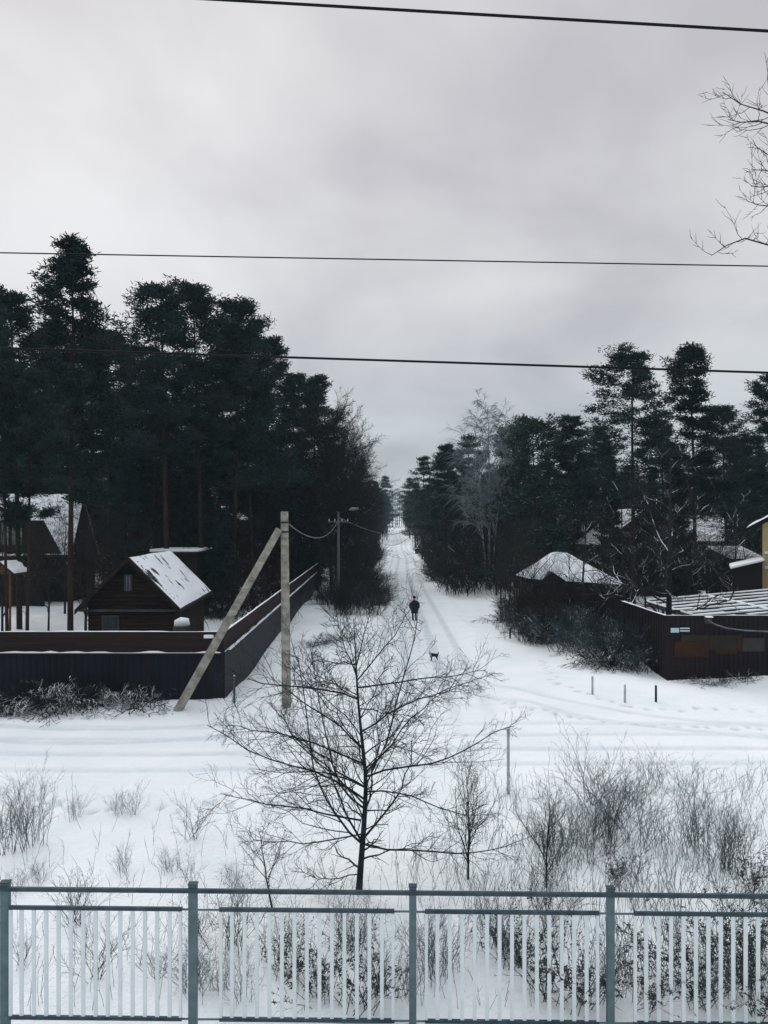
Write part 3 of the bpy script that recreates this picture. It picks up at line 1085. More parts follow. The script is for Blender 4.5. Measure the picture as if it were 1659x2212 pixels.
def slope_snow(P00, P10, P11, P01, mat, par, th=.09, n=28, name='roof_snow', seed=0):
    """lumpy snow sheet over a roof plane given by its four corners"""
    P = [np.array(p, float) for p in (P00, P10, P11, P01)]
    nv = np.cross(P[1] - P[0], P[3] - P[0])
    nv = nv / np.linalg.norm(nv) * (1 if nv[2] > 0 else -1)
    u, v = np.meshgrid(np.linspace(.01, .99, n), np.linspace(.01, .99, n))
    u, v = u[..., None], v[..., None]
    B = P[0] * (1 - u) * (1 - v) + P[1] * u * (1 - v) + P[2] * u * v + P[3] * (1 - u) * v
    lump = th * (.75 + .25 * np.sin(u * 13 + seed) * np.sin(v * 9 + seed) + np.random.RandomState(seed).normal(0, .05, u.shape))
    edge = np.minimum(np.minimum(u, 1 - u), np.minimum(v, 1 - v)) * 14
    B = B + nv * (.006 + lump * edge.clip(.05, 1))
    ii = np.arange(n * n).reshape(n, n)
    q = np.stack([ii[:-1, :-1], ii[:-1, 1:], ii[1:, 1:], ii[1:, :-1]], -1).reshape(-1, 4)
    return raw(name, B.reshape(-1, 3), q, mats=[mat], parent=par, smooth=True)


slope_snow((xa, d0, ze), (xb, d0, ze), (xb - 1.6, 77, zr), (xa, 77, zr), M['thinsnow'], r, seed=1)
# right cross gable: a steep dark triangle under a snowy cap
g = 68.0
ax, zx = X(183, g), Z(1083, g)
gl, gr, gb = X(160, g), X(213, g), Z(1194, g)
MB().prism([(gl, g, gb), (gr, g, gb), (ax, g, zx)], (0, 3.0, 0)).build('gable_wall', M['darkwood'], t)
for s_, e in (('l', gl), ('r', gr)):
    ex = e + (e - ax) * .12
    P = [(ex, g - .35, gb - .3), (ax, g - .35, zx + .12), (X(192, g + 6), g + 6, Z(1058, g + 6)), (X(192, g + 6) + (ex - ax), g + 6, gb)]
    rr_ = MB().prism(P, (0, 0, -.12)).build('gable_roof', M['roofing'], t)
    slope_snow(P[0], P[1], P[2], P[3], M['thinsnow'], rr_, th=.12, seed=3)
# left front volume with glazed storey under a shallow roof
g = 66.0
MB().box(X(-70, g), X(92, g), g, g + .4, -.2, Z(1124, g)).build('front_wall', M['darkwood'], t)
MB().prism([(X(92, g) + .003, g + .02, Z(1124, g)), (X(92, g) + .003, g + .02, Z(1196, g)), (X(131, g), g + .02, Z(1196, g))], (0, .2, 0)).build('buttress_wall', M['darkwood'], t)
P = [(X(-90, g), g - .8, Z(1050, g)), (X(52, g), g - .8, Z(1113, g)), (X(52, g) - 1.4, g + 3, Z(1106, g)), (X(-90, g) - 1.4, g + 3, Z(1043, g))]
r = MB().prism(P, (0, 0, -.35)).build('porch_roof', M['darkwood'], t)
slope_snow(P[0], P[1], P[2], P[3], M['thinsnow'], r, th=.12, seed=5)
for a, b in ((-24, 1), (3, 20), (26, 49)):
    w = MB().box(X(a, g), X(b, g), g - .05, g - .003, Z(1178, g), Z(1124, g)).build('window', M['trim'], t)
    MB().box(X(a + 1.3, g), X(b - 1.3, g), g - .07, g - .053, Z(1176, g), Z(1126, g)).build('pane', M['paleglass'], w)
MB().box(X(-70, g), X(62, g), g - 1.2, g - .09, Z(1206, g), Z(1200, g)).build('balcony', M['darkwood'], t)
snow_ridge((X(-70, g), g - .65), (X(62, g), g - .65), Z(1200, g), 1.0, .2, 'balcony_snow', t, 12)

t = thing('shelter', 'little orange wooden gable shelter with a snow cap at the left edge', 'shelter')
g = 44.0
MB().prism([(X(-22, g), g, Z(1240, g)), (X(24, g), g, Z(1240, g)), (X(8, g), g, Z(1222, g)), (X(-6, g), g, Z(1222, g))], (0, 1.6, 0)).build('gable', M['orangewood'], t)
r = MB().prism([(X(-30, g), g - .2, Z(1243, g)), (X(2, g), g - .2, Z(1217, g)), (X(34, g), g - .2, Z(1243, g)), (X(34, g), g - .2, Z(1239, g)), (X(2, g), g - .2, Z(1213, g)),
            (X(-30, g), g - .2, Z(1239, g))], (0, 2.0, 0)).build('roof', M['roofing'], t)
slope_snow((X(-30, g), g - .22, Z(1239, g)), (X(2, g), g - .22, Z(1213, g)), (X(2, g), g + 1.8, Z(1213, g)), (X(-30, g), g + 1.8, Z(1239, g)), M['snow'], r, th=.16, n=10)
slope_snow((X(34, g), g - .22, Z(1239, g)), (X(2, g), g - .22, Z(1213, g)), (X(2, g), g + 1.8, Z(1213, g)), (X(34, g), g + 1.8, Z(1239, g)), M['snow'], r, th=.16, n=10)
for a in (-18, 20):
    MB().tube([(X(a, g), g + .1, -.1), (X(a, g), g + .1, Z(1240, g))], .07, 6).build('post', M['orangewood'], t)

t = thing('water_tank', 'pale garden tank with a snow cap just behind the dark fence beside the log cabin', 'tank')
g = 33.0
MB().tube([(X(392, g), g, 1.2), (X(392, g), g, Z(1352, g))], .36, 14).build('tank', M['trim'], t, smooth=False)
MB().tube([(X(377, g), g, Z(1356, g)), (X(383, g), g, Z(1348, g)), (X(392, g), g, Z(1345, g)), (X(404, g), g, Z(1345, g)), (X(409, g), g, Z(1350, g))], [.03, .2, .24, .2, .04], 10).build('snow_cap', M['snow'], t, smooth=True)
for a in (-.25, .25):
    MB().box(X(392, g) + a - .05, X(392, g) + a + .05, g - .05, g + .05, -.1, 1.2).build('leg', M['board'], t)

# ------------------------------------------------------------------ houses on the right
gable_house('brown_house', 'large brown house with a broad gable among the pines on the right', 1398, 1290, 1510, 1097, 1180, 72, 6, M['darkwood'], M['thinsnow'],
            skew=-.10, logs=False, wins=((1425, 1440, 1135, 1160, 'glass'), (1350, 1366, 1150, 1178, 'glass')))
t = thing('house', 'dark house with a wide thinly snowed hip roof behind the big snowy bare tree', 'house')
g = 82.0
zt, zb = Z(1112, g + 4), Z(1170, g)
xl, xr = X(1478, g), X(1612, g)
MB().box(xl + .4, xr - .4, g + .4, g + 9.6, -.2, zb).build('wall', M['darkwood'], t)
A, B_, Cc_, D_ = (xl, g, zb), (xr, g, zb), (X(1580, g + 4), g + 5, zt), (X(1484, g + 4), g + 5, zt)
r = MB().add([A, B_, Cc_, D_, (xl, g + 10, zb), (xr, g + 10, zb)], [(0, 1, 2, 3), (1, 5, 2), (5, 4, 3, 2), (4, 0, 3), (0, 4, 5, 1)]).build('roof', M['roofing'], t)
slope_snow(A, B_, Cc_, D_, M['thinsnow'], r, th=.08, seed=8)
for a in (1500, 1545):
    w = MB().box(X(a, g), X(a + 18, g), g + .33, g + .397, Z(1205, g), Z(1180, g)).build('window', M['trim'], t)
    MB().box(X(a + 1.5, g), X(a + 16.5, g), g + .31, g + .328, Z(1203.5, g), Z(1181.5, g)).build('pane', M['glass'], w)

t = thing('outbuilding', 'long low outbuilding with a snowy strip of roof left of the yellow house', 'shed')
g = 60.0
xl, xr = X(1572, g), X(1655, g)
MB().box(xl + .2, xr, g, g + 4, -.2, Z(1207, g)).build('wall', M['darkwood'], t)
r = MB().prism([(xl, g - .3, Z(1207, g)), (xl, g + 4.2, Z(1183, g)), (xl, g + 4.2, Z(1185, g)), (xl, g - .3, Z(1209, g))], (xr - xl, 0, 0)).build('roof', M['roofing'], t)
slope_snow((xl, g - .3, Z(1207, g)), (xr, g - .3, Z(1207, g)), (xr, g + 4.2, Z(1183, g)), (xl, g + 4.2, Z(1183, g)), M['thinsnow'], r, seed=9)

t = thing('garage', 'garage with a bright white hipped snow roof and small dark front gable', 'garage')
g = 54.0
ap = (X(1222, g), g + 3.2, Z(1192, g + 3.2))
ap2 = (X(1242, g), g + 3.6, Z(1193, g + 3.6))
zb = Z(1264, g)
A, B_ = (X(1146, g), g, zb + .4), (X(1352, g), g - .2, zb)
Dk, E_ = (X(1150, g), g + 7, zb + .2), (X(1340, g), g + 7, zb)
MB().box(X(1155, g), X(1343, g), g + .5, g + 6.5, -.2, zb - .05).build('wall', M['rfence'], t)
r = MB().add([A, B_, ap2, ap, Dk, E_], [(0, 1, 2, 3), (1, 5, 2), (5, 4, 3, 2), (4, 0, 3), (0, 4, 5, 1)]).build('roof', M['roofing'], t)
slope_snow(A, B_, ap2, ap, M['roofsnow'], r, th=.16, seed=11)
slope_snow(B_, E_, ap2, ap2, M['roofsnow'], r, th=.12, seed=12)
slope_snow(Dk, A, ap, ap, M['roofsnow'], r, th=.12, seed=13)
MB().prism([(X(1166, g), g - .35, Z(1256, g)), (X(1226, g), g - .35, Z(1258, g)), (X(1190, g), g - .35, Z(1234, g))], (0, 1.5, 0)).build('front_gable', M['navy'], t)
MB().box(X(1172, g), X(1220, g), g - .3, g + .48, -.2, Z(1257, g) - .02).build('porch_wall', M['navy'], t)

t = thing('yellow_house', 'pale yellow sided house with snowy eaves and sills at the right edge', 'house', (X(1647, 47.0), 47.0, 0), math.radians(-29))
g = 47.0
zE = Z(1133, g)
MB().box(0, 9, 0, 8, -.2, zE).build('wall', M['yellow'], t)
MB().prism([(0, 0, zE + .004), (9, 0, zE + .004), (4.5, 0, zE + 2.6)], (0, .2, 0)).build('gable', M['yellow'], t)
for ex in (-.9, 9.9):
    am = 4.5 + (.003 if ex > 0 else 0)
    P = [(ex, -.6, zE - .42), (am, -.6, zE + 2.75), (am, 8.6, zE + 2.75), (ex, 8.6, zE - .42)]
    r = MB().prism(P, (0, 0, .16)).build('roof', M['darkwood'], t)
    slope_snow(*[(p[0], p[1], p[2] + .16) for p in P], M['snow'], r, th=.18, seed=14)
for yy in (1194, 1226):
    s_ = MB().box(.12, 1.6, -.12, -.003, Z(yy, g) - .06, Z(yy, g)).build('sill', M['white'], t)
    MB().box(.12, 1.6, -.14, -.01, Z(yy, g) + .003, Z(yy, g) + .08).build('sill_snow', M['snow'], s_, bevel=.03)
    w = MB().box(.35, 1.5, -.04, -.004, Z(yy, g) + .12, Z(yy, g) + .75).build('window', M['white'], t)
    MB().box(.41, 1.44, -.06, -.043, Z(yy, g) + .17, Z(yy, g) + .70).build('pane', M['glass'], w)

t = thing('lean_to', 'dark lean-to with a sloping snow covered roof against the yellow house', 'shed')
g = 46.0
MB().prism([(X(1582, g), g, -.2), (X(1646, g), g, -.2), (X(1646, g), g, Z(1216, g)), (X(1582, g), g, Z(1229, g))], (1.4, 3, 0)).build('wall', M['rfence'], t)
P = [(X(1573, g), g - .3, Z(1231, g)), (X(1646, g), g - .3, Z(1214, g)), (X(1646, g) + 1.5, g + 3.2, Z(1214, g)), (X(1573, g) + 1.5, g + 3.2, Z(1231, g))]
r = MB().prism(P, (0, 0, .06)).build('roof', M['roofing'], t)
MB().prism([(p[0], p[1], p[2] + .063) for p in P], (0, 0, .16)).build('roof_snow', M['snow'], r, bevel=.05)

# ------------------------------------------------------------------ poles and cables
def cpoint(px, py, d):
    return Vector(P3(px, py, d))


t = thing('utility_pole', 'tall pale concrete utility pole with a leaning brace in front of the dark fence', 'utility pole')
d = 29.4
bx = X(619, d)
tp = Vector((X(614.5, d), d, Z(1105, d)))
bt = Vector((bx, d, g1(bx, d) - .3))
MB().tube([bt, bt.lerp(tp, .5), tp], [.185, .165, .145], 14).build('pole', M['concrete'], t, smooth=False)
for f, rr_ in ((.946, .158), (.90, .158)):
    c = bt.lerp(tp, f)
    MB().tube([c - Vector((0, 0, .03)), c + Vector((0, 0, .03))], rr_ + .012, 14).build('band', M['steelband'], t)
c = bt.lerp(tp, .905)
MB().tube([c - Vector((.20, .03, 0)), c - Vector((.35, .03, .02))], .04, 6).build('bracket', M['steelband'], t)
b0 = Vector((X(380, 29.0), 29.0, g1(X(380, 29.0), 29.0) - .15))
b1 = Vector((X(604, 29.25), 29.15, Z(1143, 29.25)))
MB().tube([b0, b1], [.17, .135], 14).build('brace', M['concrete'], t)


def pole(px, d, top, label, lamp=True, arm=True, r=.13, mat='greywood', lean=0):
    t = thing('utility_pole', label, 'utility pole', (X(px, d), d, g1(X(px, d), d)))
    h = Z(top, d) - g1(X(px, d), d)
    MB().tube([(0, 0, -.2), (lean, 0, h)], [r * 1.2, r], 8).build('pole', M[mat], t)
    if arm:
        MB().box(lean - .9, lean + .9, -.06, .06, h - .9, h - .78).build('crossarm', M['greywood'], t)
        for a in (-.8, -.3, .3, .8):
            MB().tube([(lean + a, 0, h - .78), (lean + a, 0, h - .6)], .035, 6).build('insulator', M['white'], t)
    if lamp:
        MB().tube([(lean, 0, h - .2), (lean + .6, -.2, h + .12), (lean + 1.0, -.3, h + .2)], .035, 6).build('lamp_arm', M['steelband'], t)
        MB().tube([(lean + .95, -.3, h + .2), (lean + 1.2, -.36, h + .26), (lean + 1.75, -.45, h + .3)], [.06, .16, .08], 8).build('lamp_head', M['lamp'], t)
    return t


pole(731, 66, 1106, 'grey pole with crossarm and street lamp beyond the hedge left of the lane', r=.11)
pole(768, 140, 1120, 'thin grey pole with a lamp between two other poles along the left of the lane', arm=False)
pole(796, 190, 1121, 'farthest small lamp pole on the left of the lane', arm=False)
pole(899, 218, 1119, 'thin dark pole with crossarm standing alone right of the far lane', lamp=False, r=.16, mat='darkbark', lean=-.35)


def cable(a, b, sag, r, label, mat='wire', n=24, name='cable'):
    a, b = Vector(a), Vector(b)
    pts = [a.lerp(b, i / n) - Vector((0, 0, sag * 4 * (i / n) * (1 - i / n))) for i in range(n + 1)]
    return tag(MB().tube(pts, r, 6).build(name, M[mat]), label, 'cable')


cable(P3(616, 1125, 29.3), P3(733, 1120, 66), 1.1, .028, 'cable sagging from the tall concrete pole to the lamp pole behind it', 'palewire')
cable(P3(731, 1117, 66), P3(896, 1127, 218), 2.4, .05, 'slack cable crossing high over the lane toward the lone dark pole', 'palewire')
cable(P3(768, 1128, 140), P3(899, 1140, 218), 4.6, .05, 'lower slack cable hanging across the far lane in front of the snow', 'wire')
cable(P3(734, 1118, 66), P3(768, 1121, 140), .8, .035, 'cable strung between the lamp poles left of the lane', 'palewire')


def line(p, q, r, label):
    p, q = Vector(p), Vector(q)
    u = q - p
    a, b = p - u * 3.0, q + u * 3.0
    return tag(MB().tube([a, p, p.lerp(q, .5), q, b], r, 8).build('overhead_wire', M['wire']), label, 'wire')


line(P3(490, 0, 4.2), P3(1659, 67, 4.2), .0078, 'thick black overhead wire across the top right of the sky')
line(P3(0, 546, 7.5), P3(1659, 575, 7.5), .0062, 'thinnest black overhead wire, crossing the sky in front of the tallest pine tops')
line(P3(0, 752, 5.2), P3(1659, 805, 5.2), .0078, 'thick black overhead wire crossing low in front of the pines on both sides')

# ------------------------------------------------------------------ railway fence in front
t = thing('railway_fence', 'teal grey steel picket fence along the railway at the bottom edge', 'fence')
FD = 10.74


def fz(px, dy):
    """height of a rail drawn at row dy on the left edge, falling slightly to the right"""
    return Z(dy + (px) * 16 / 1659.0, FD)


def bar(name, xa, xb, yrow, w, dep, mat, par, off=0.0):
    za, zb = fz(xa, yrow), fz(xb, yrow)
    return MB().prism([(X(xa, FD), FD - dep / 2 + off, za - w), (X(xb, FD), FD - dep / 2 + off, zb - w), (X(xb, FD), FD - dep / 2 + off, zb), (X(xa, FD), FD - dep / 2 + off, za)],
                      (0, dep, 0)).build(name, M[mat], par, bevel=.004)


bar('top_rail', -900, 2600, 1916, .055, .05, 'rail', t)
posts = [-870, -430, 6, 414, 892, 1322, 1764, 2200]
for px in posts:
    x = X(px, FD)
    w = .050 if px > 500 else .058
    pm = MB().box(x - w, x + w, FD + .028, FD + .125, -.3, fz(px, 1911)).build('post', M['fence'], t, bevel=.006)
    MB().box(x - w - .008, x + w + .008, FD + .022, FD + .131, fz(px, 1911) + .002, fz(px, 1911) + .014).build('post_cap', M['rail'], pm)
panels = [(-860, -450), (-420, -20), (20, 393), (474, 852), (918, 1294), (1369, 1745), (1780, 2180)]
for xa, xb in panels:
    pn = bar('panel_rail', xa, xb, 1956, .050, .045, 'rail', t)
    bar('lower_rail', xa, xb, 2193, .050, .045, 'rail', pn)
    for sx in (xa, xb):
        x = X(sx, FD) + (.02 if sx == xa else -.02)
        MB().box(x - .02, x + .02, FD - .018, FD + .018, fz(sx, 2193), fz(sx, 1956) - .054).build('stile', M['picket'], pn)
    mb = MB()
    n = int(round((X(xb, FD) - X(xa, FD)) / .172))
    for i in range(1, n):
        x = X(xa, FD) + (X(xb, FD) - X(xa, FD)) * i / n
        pxx = xa + (xb - xa) * i / n
        mb.box(x - .026, x + .026, FD - .012, FD + .012, fz(pxx, 2193), fz(pxx, 1956) - .053)
    mb.build('pickets', M['picket'], pn)
    for sx in (xa + 8, xb - 8):
        for row in (1962, 2199):
            near = min(posts, key=lambda q: abs(q - sx))
            if abs(near - sx) < 90:
                xx0, xx1 = sorted((X(sx, FD), X(near, FD)))
                MB().box(xx0, xx1, FD + .024, FD + .0275, fz(sx, row) - .02, fz(sx, row) + .01).build('bracket', M['fence'], pn)

# ------------------------------------------------------------------ stakes
def stake(px, top, bot, label, group=None, r=.045, mat='greywood', lean=0.0):
    d = CAMH * F / (bot - HZ)
    x = X(px, d)
    z0 = g1(x, d)
    h = (bot - top) * d / F
    t = thing('marker_post', label, 'post', (x, d, z0), group=group)
    MB().tube([(0, 0, -.2), (lean * .5, 0, h * .5), (lean, 0, h)], [r * 1.05, r, r * .95], 7).build('post', M[mat], t)
    MB().tube([(lean, 0, h + .002), (lean, 0, h + .05)], [r * 1.05, r * .5], 7).build('snow_cap', M['snow'], t, smooth=True)


stake(506, 1467, 1524, 'slim grey stake in the snow between the braced concrete pole and its fence corner')
stake(1280, 1467, 1505, 'leftmost of three short grey posts in the open snow before the sheet metal fence', mat='palepost')
stake(1350, 1480, 1518, 'middle of three short grey posts in the open snow before the sheet metal fence', mat='palepost')
stake(1417, 1481, 1517, 'rightmost of three short grey posts in the open snow, near the sheet metal fence corner', mat='greytwig')
stake(1345, 1402, 1444, 'short grey post at the foot of the frosted thicket right of the lane')
stake(1102, 1357, 1380, 'short dark post beside dry weeds right of the walking person', mat='darkbark', r=.055)
stake(1098, 1579, 1719, 'tall thin grey post standing beside the track behind the bare saplings', r=.04, mat='palepost')

# ------------------------------------------------------------------ lane far end: cars and bin
def car(px, d, label, col='carpaint', rz=0.0):
    x = X(px, d)
    t = thing('parked_car', label, 'car', (x, d, g1(x, d)), rz)
    L_, Wd = 2.1, .86
    prof = [(-L_, .30), (-L_, .62), (-L_ + .15, .82), (-1.0, .88), (L_ - 1.2, .90), (L_ - .1, .86), (L_, .6), (L_, .30)]
    body = MB().prism([(-Wd, y, z) for y, z in prof], (2 * Wd, 0, 0)).build('body', M[col], t, bevel=.06)
    cab = [(-1.15, .89), (-.65, 1.36), (.9, 1.40), (1.6, .90)]
    MB().prism([(-Wd + .08, y, z) for y, z in cab], (2 * Wd - .16, 0, 0)).build('cabin', M[col], t, bevel=.05)
    MB().prism([(-Wd + .18, -1.11, .96), (Wd - .18, -1.11, .96), (Wd - .24, -.72, 1.32), (-Wd + .24, -.72, 1.32)], (0, -.03, .02)).build('windscreen', M['glass'], t)
    for s in (-1, 1):
        MB().prism([(s * (Wd - .075), -.85, .96), (s * (Wd - .075), 1.3, .96), (s * (Wd - .075), .85, 1.33), (s * (Wd - .075), -.58, 1.33)], (s * .012, 0, 0)).build('side_window', M['glass'], t)
        MB().box(s * .6 - .14, s * .6 + .14, -L_ - .02, -L_ + .02, .56, .70).build('headlight', M['lamp'], t)
        for yy in (-1.3, 1.3):
            w = MB().tube([(s * (Wd - .2), yy, .32), (s * (Wd + .01), yy, .32)], .32, 16).build('wheel', M['black'], t)
            MB().tube([(s * (Wd + .012), yy, .32), (s * (Wd + .02), yy, .32)], .19, 12).build('rim', M['trim'], w)
    MB().prism([(-Wd + .1, -.72, 1.40), (-Wd + .1, .95, 1.42), (-Wd + .1, .85, 1.56), (-Wd + .1, -.6, 1.55)], (2 * Wd - .2, 0, 0)).build('roof_snow', M['snow'], t, bevel=.05)
    MB().box(-Wd + .1, Wd - .1, -L_ + .2, -1.15, .90, .96).build('bonnet_snow', M['snow'], t, bevel=.02)
    return t


car(878.6, 330, 'dark car with a snow covered roof parked far down the lane beside the bushes')
car(889.8, 340, 'smaller looking dark car with snow on top, farther right beside the lone dark pole', rz=.5)
t = thing('rubbish_bin', 'black snow capped bin at the right edge of the far lane', 'bin')
d = 178.0
x = X(901, d)
z = g1(x, d)
MB().prism([(x - .42, d - .4, z + .1), (x + .42, d - .4, z + .1), (x + .5, d - .5, z + 1.15), (x - .5, d - .5, z + 1.15)], (0, .9, 0)).build('body', M['black'], t, bevel=.03)
MB().box(x - .55, x + .55, d - .55, d + .5, z + 1.16, z + 1.24).build('lid', M['black'], t)
MB().box(x - .5, x + .5, d - .5, d + .45, z + 1.243, z + 1.42).build('snow_cap', M['snow'], t, bevel=.07)

# ------------------------------------------------------------------ the walker
def skin_mesh(name, verts, edges, radii, mat, parent=None, sub=2, root=0):
    me = bpy.data.meshes.new(name)
    me.from_pydata(verts, edges, [])
    me.materials.append(mat)
    o = bpy.data.objects.new(name, me)
    C.objects.link(o)
    bm = bmesh.new()
    bm.from_mesh(me)
    bm.verts.ensure_lookup_table()
    lay = bm.verts.layers.skin.verify()
    for i, r in enumerate(radii):
        bm.verts[i][lay].radius = (r, r)
        bm.verts[i][lay].use_root = (i == root)
    bm.to_mesh(me)
    bm.free()
    o.modifiers.new('skin', 'SKIN')
    s = o.modifiers.new('sub', 'SUBSURF')
    s.levels = s.render_levels = sub
    if parent:
        o.parent = parent
    return o


pd = 56.1
pxx = X(895, pd)
man = thing('person', 'person in a dark knee length coat and dark hat walking down the snowy lane', 'person', (pxx, pd, g1(pxx, pd) + .02))
Vp = [(0, 0, .92), (0, 0, 1.08), (0, 0, 1.25), (0, .0, 1.39), (0, -.0, 1.46), (0, .02, 1.545), (0, .03, 1.64),
      (-.19, 0, 1.36), (-.27, .02, 1.08), (-.25, .10, .84), (.19, 0, 1.36), (.28, -.03, 1.10), (.26, .04, .86),
      (-.10, 0, .86), (-.11, .10, .48), (-.11, .06, .09), (-.11, .16, .05),
      (.10, 0, .86), (.10, -.04, .48), (.10, -.16, .12), (.10, -.06, .05)]
Ep = [(0, 1), (1, 2), (2, 3), (3, 4), (4, 5), (5, 6), (3, 7), (7, 8), (8, 9), (3, 10), (10, 11), (11, 12),
      (0, 13), (13, 14), (14, 15), (15, 16), (0, 17), (17, 18), (18, 19), (19, 20)]
Rp = [.14, .13, .15, .10, .055, .075, .095, .065, .048, .035, .065, .048, .035, .09, .06, .045, .035, .09, .06, .045, .035]
skin_mesh('body', Vp, Ep, Rp, M['skin'], man)


def lathe(rings, n=20):
    """rings of (cx, cy, z, rx, ry)"""
    mb = MB()
    for (cx, cy, z, rx, ry) in rings:
        for k_ in range(n):
            a = 2 * math.pi * k_ / n
            mb.v.append((cx + rx * math.cos(a), cy + ry * math.sin(a), z))
    for i in range(len(rings) - 1):
        for k_ in range(n):
            a, b = i * n + k_, i * n + (k_ + 1) % n
            mb.f.append((a, b, b + n, a + n))
    mb.f.append(tuple(range(n))[::-1])
    mb.f.append(tuple((len(rings) - 1) * n + k_ for k_ in range(n)))
    return mb


c = lathe([(0, 0, .50, .235, .20), (0, 0, .62, .24, .20), (0, 0, .80, .25, .19), (0, 0, 1.0, .245, .18), (0, 0, 1.2, .265, .18),
           (0, 0, 1.34, .25, .155), (0, 0, 1.42, .14, .11), (0, 0, 1.47, .085, .085)])
c.tube([(-.17, 0, 1.36), (-.27, .01, 1.22), (-.305, .03, 1.06), (-.285, .10, .86)], [.095, .10, .09, .075], 10)
c.tube([(.17, 0, 1.36), (.27, 0, 1.22), (.315, -.02, 1.08), (.295, .04, .88)], [.095, .10, .09, .075], 10)
c.build('coat', M['coat'], man, smooth=True)
hh = lathe([(0, .025, 1.60, .112, .122), (0, .025, 1.63, .122, .132), (0, .025, 1.70, .115, .125), (0, .025, 1.755, .085, .09), (0, .025, 1.775, .03, .03)], 16)
hh.build('hat', M['black'], man, smooth=True)
MB().add([(-.03, .115, 1.56), (.03, .115, 1.56), (0, .15, 1.55), (0, .118, 1.61)], [(0, 1, 2), (1, 3, 2), (3, 0, 2), (0, 3, 1)]).build('nose', M['skin'], man)
for s, yy in ((-1, .10), (1, -.06)):
    b = MB()
    ky = .06 if s < 0 else -.16
    b.tube([(s * .11, .10 if s < 0 else -.04, .47), (s * .11, ky, .12), (s * .11, ky + .02, .02)], [.075, .062, .06], 10)
    b.tube([(s * .11, ky - .03, .045), (s * .11, ky + .10, .045), (s * .11, ky + .19, .035)], [.05, .052, .03], 10)
    b.build('boot', M['black'], man, smooth=True)
for hx, hy, hz in ((-.275, .12, .84), (.285, .05, .86)):
    b = MB()
    b.tube([(hx, hy, hz), (hx, hy + .02, hz - .05), (hx, hy + .03, hz - .09)], [.032, .042, .036], 8)
    for i, ln in enumerate((.065, .075, .07, .055)):
        o_ = (i - 1.5) * .019
        b.tube([(hx + o_ * .5, hy + .03 + o_, hz - .085), (hx + o_ * .5, hy + .04 + o_, hz - .085 - ln * .6), (hx + o_ * .5, hy + .055 + o_, hz - .085 - ln)], [.010, .009, .007], 6)
    b.tube([(hx, hy + .05, hz - .04), (hx, hy + .085, hz - .075), (hx, hy + .085, hz - .105)], [.012, .010, .008], 6)
    b.build('glove', M['black'], man)

# ------------------------------------------------------------------ the dog
dd = 39.6
dx = X(937, dd)
dog = thing('dog', 'small dark dog with a pale raised head standing on the lane behind the walker', 'dog', (dx, dd, g1(dx, dd) + .015), 0.35)
Vd = [(.16, 0, .27), (.02, 0, .27), (-.13, 0, .28), (-.20, 0, .35), (-.23, 0, .415), (-.31, 0, .395),
      (-.14, -.055, .22), (-.145, -.055, .12), (-.15, -.055, .015), (-.14, .055, .22), (-.12, .055, .12), (-.13, .055, .015),
      (.17, -.055, .22), (.14, -.055, .14), (.19, -.055, .09), (.175, -.055, .015), (.17, .055, .22), (.15, .055, .14), (.21, .055, .09), (.20, .055, .015),
      (.23, 0, .31), (.27, 0, .38), (.25, 0, .43), (-.19, -.055, .015), (-.17, .055, .015)]
Ed = [(0, 1), (1, 2), (2, 3), (3, 4), (4, 5), (2, 6), (6, 7), (7, 8), (2, 9), (9, 10), (10, 11), (0, 12), (12, 13), (13, 14), (14, 15),
      (0, 16), (16, 17), (17, 18), (18, 19), (0, 20), (20, 21), (21, 22), (8, 23), (11, 24)]
Rd = [.085, .085, .10, .065, .062, .030, .045, .026, .020, .045, .026, .020, .05, .032, .020, .018, .05, .032, .020, .018, .03, .028, .018, .018, .018]
o = skin_mesh('body', Vd, Ed, Rd, M['fur'], dog, root=1)
m, nt, bs = newmat('dog_coat')
tc = N(nt, 'ShaderNodeTexCoord')
sp = N(nt, 'ShaderNodeSeparateXYZ')
nt.links.new(tc.outputs['Object'], sp.inputs[0])
nt.links.new(mixc(nt, ramp(nt, sp.outputs[0], -.20, -.15), (.34, .36, .36), (.016, .016, .018)), bs.inputs['Base Color'])
bs.inputs['Roughness'].default_value = .95
o.data.materials[0] = m
for s in (-1, 1):
    MB().add([(-.20, s * .03, .455), (-.24, s * .06, .45), (-.21, s * .06, .45), (-.215, s * .07, .53)], [(0, 1, 3), (1, 2, 3), (2, 0, 3), (0, 2, 1)]).build('ear', M['fur'], dog)
MB().tube([(-.332, 0, .398), (-.345, 0, .396)], [.014, .009], 6).build('nose', M['fur'], dog)

# ------------------------------------------------------------------ trees that stand out
def top(pr, px, py, d, label, sx=1.0, rz=None, group=None, x=None, lean=(0, 0)):
    return plant(pr, px, d, Z(py, d) - g1(X(px, d), d), label, group, rz, sx, x=x, lean=lean)


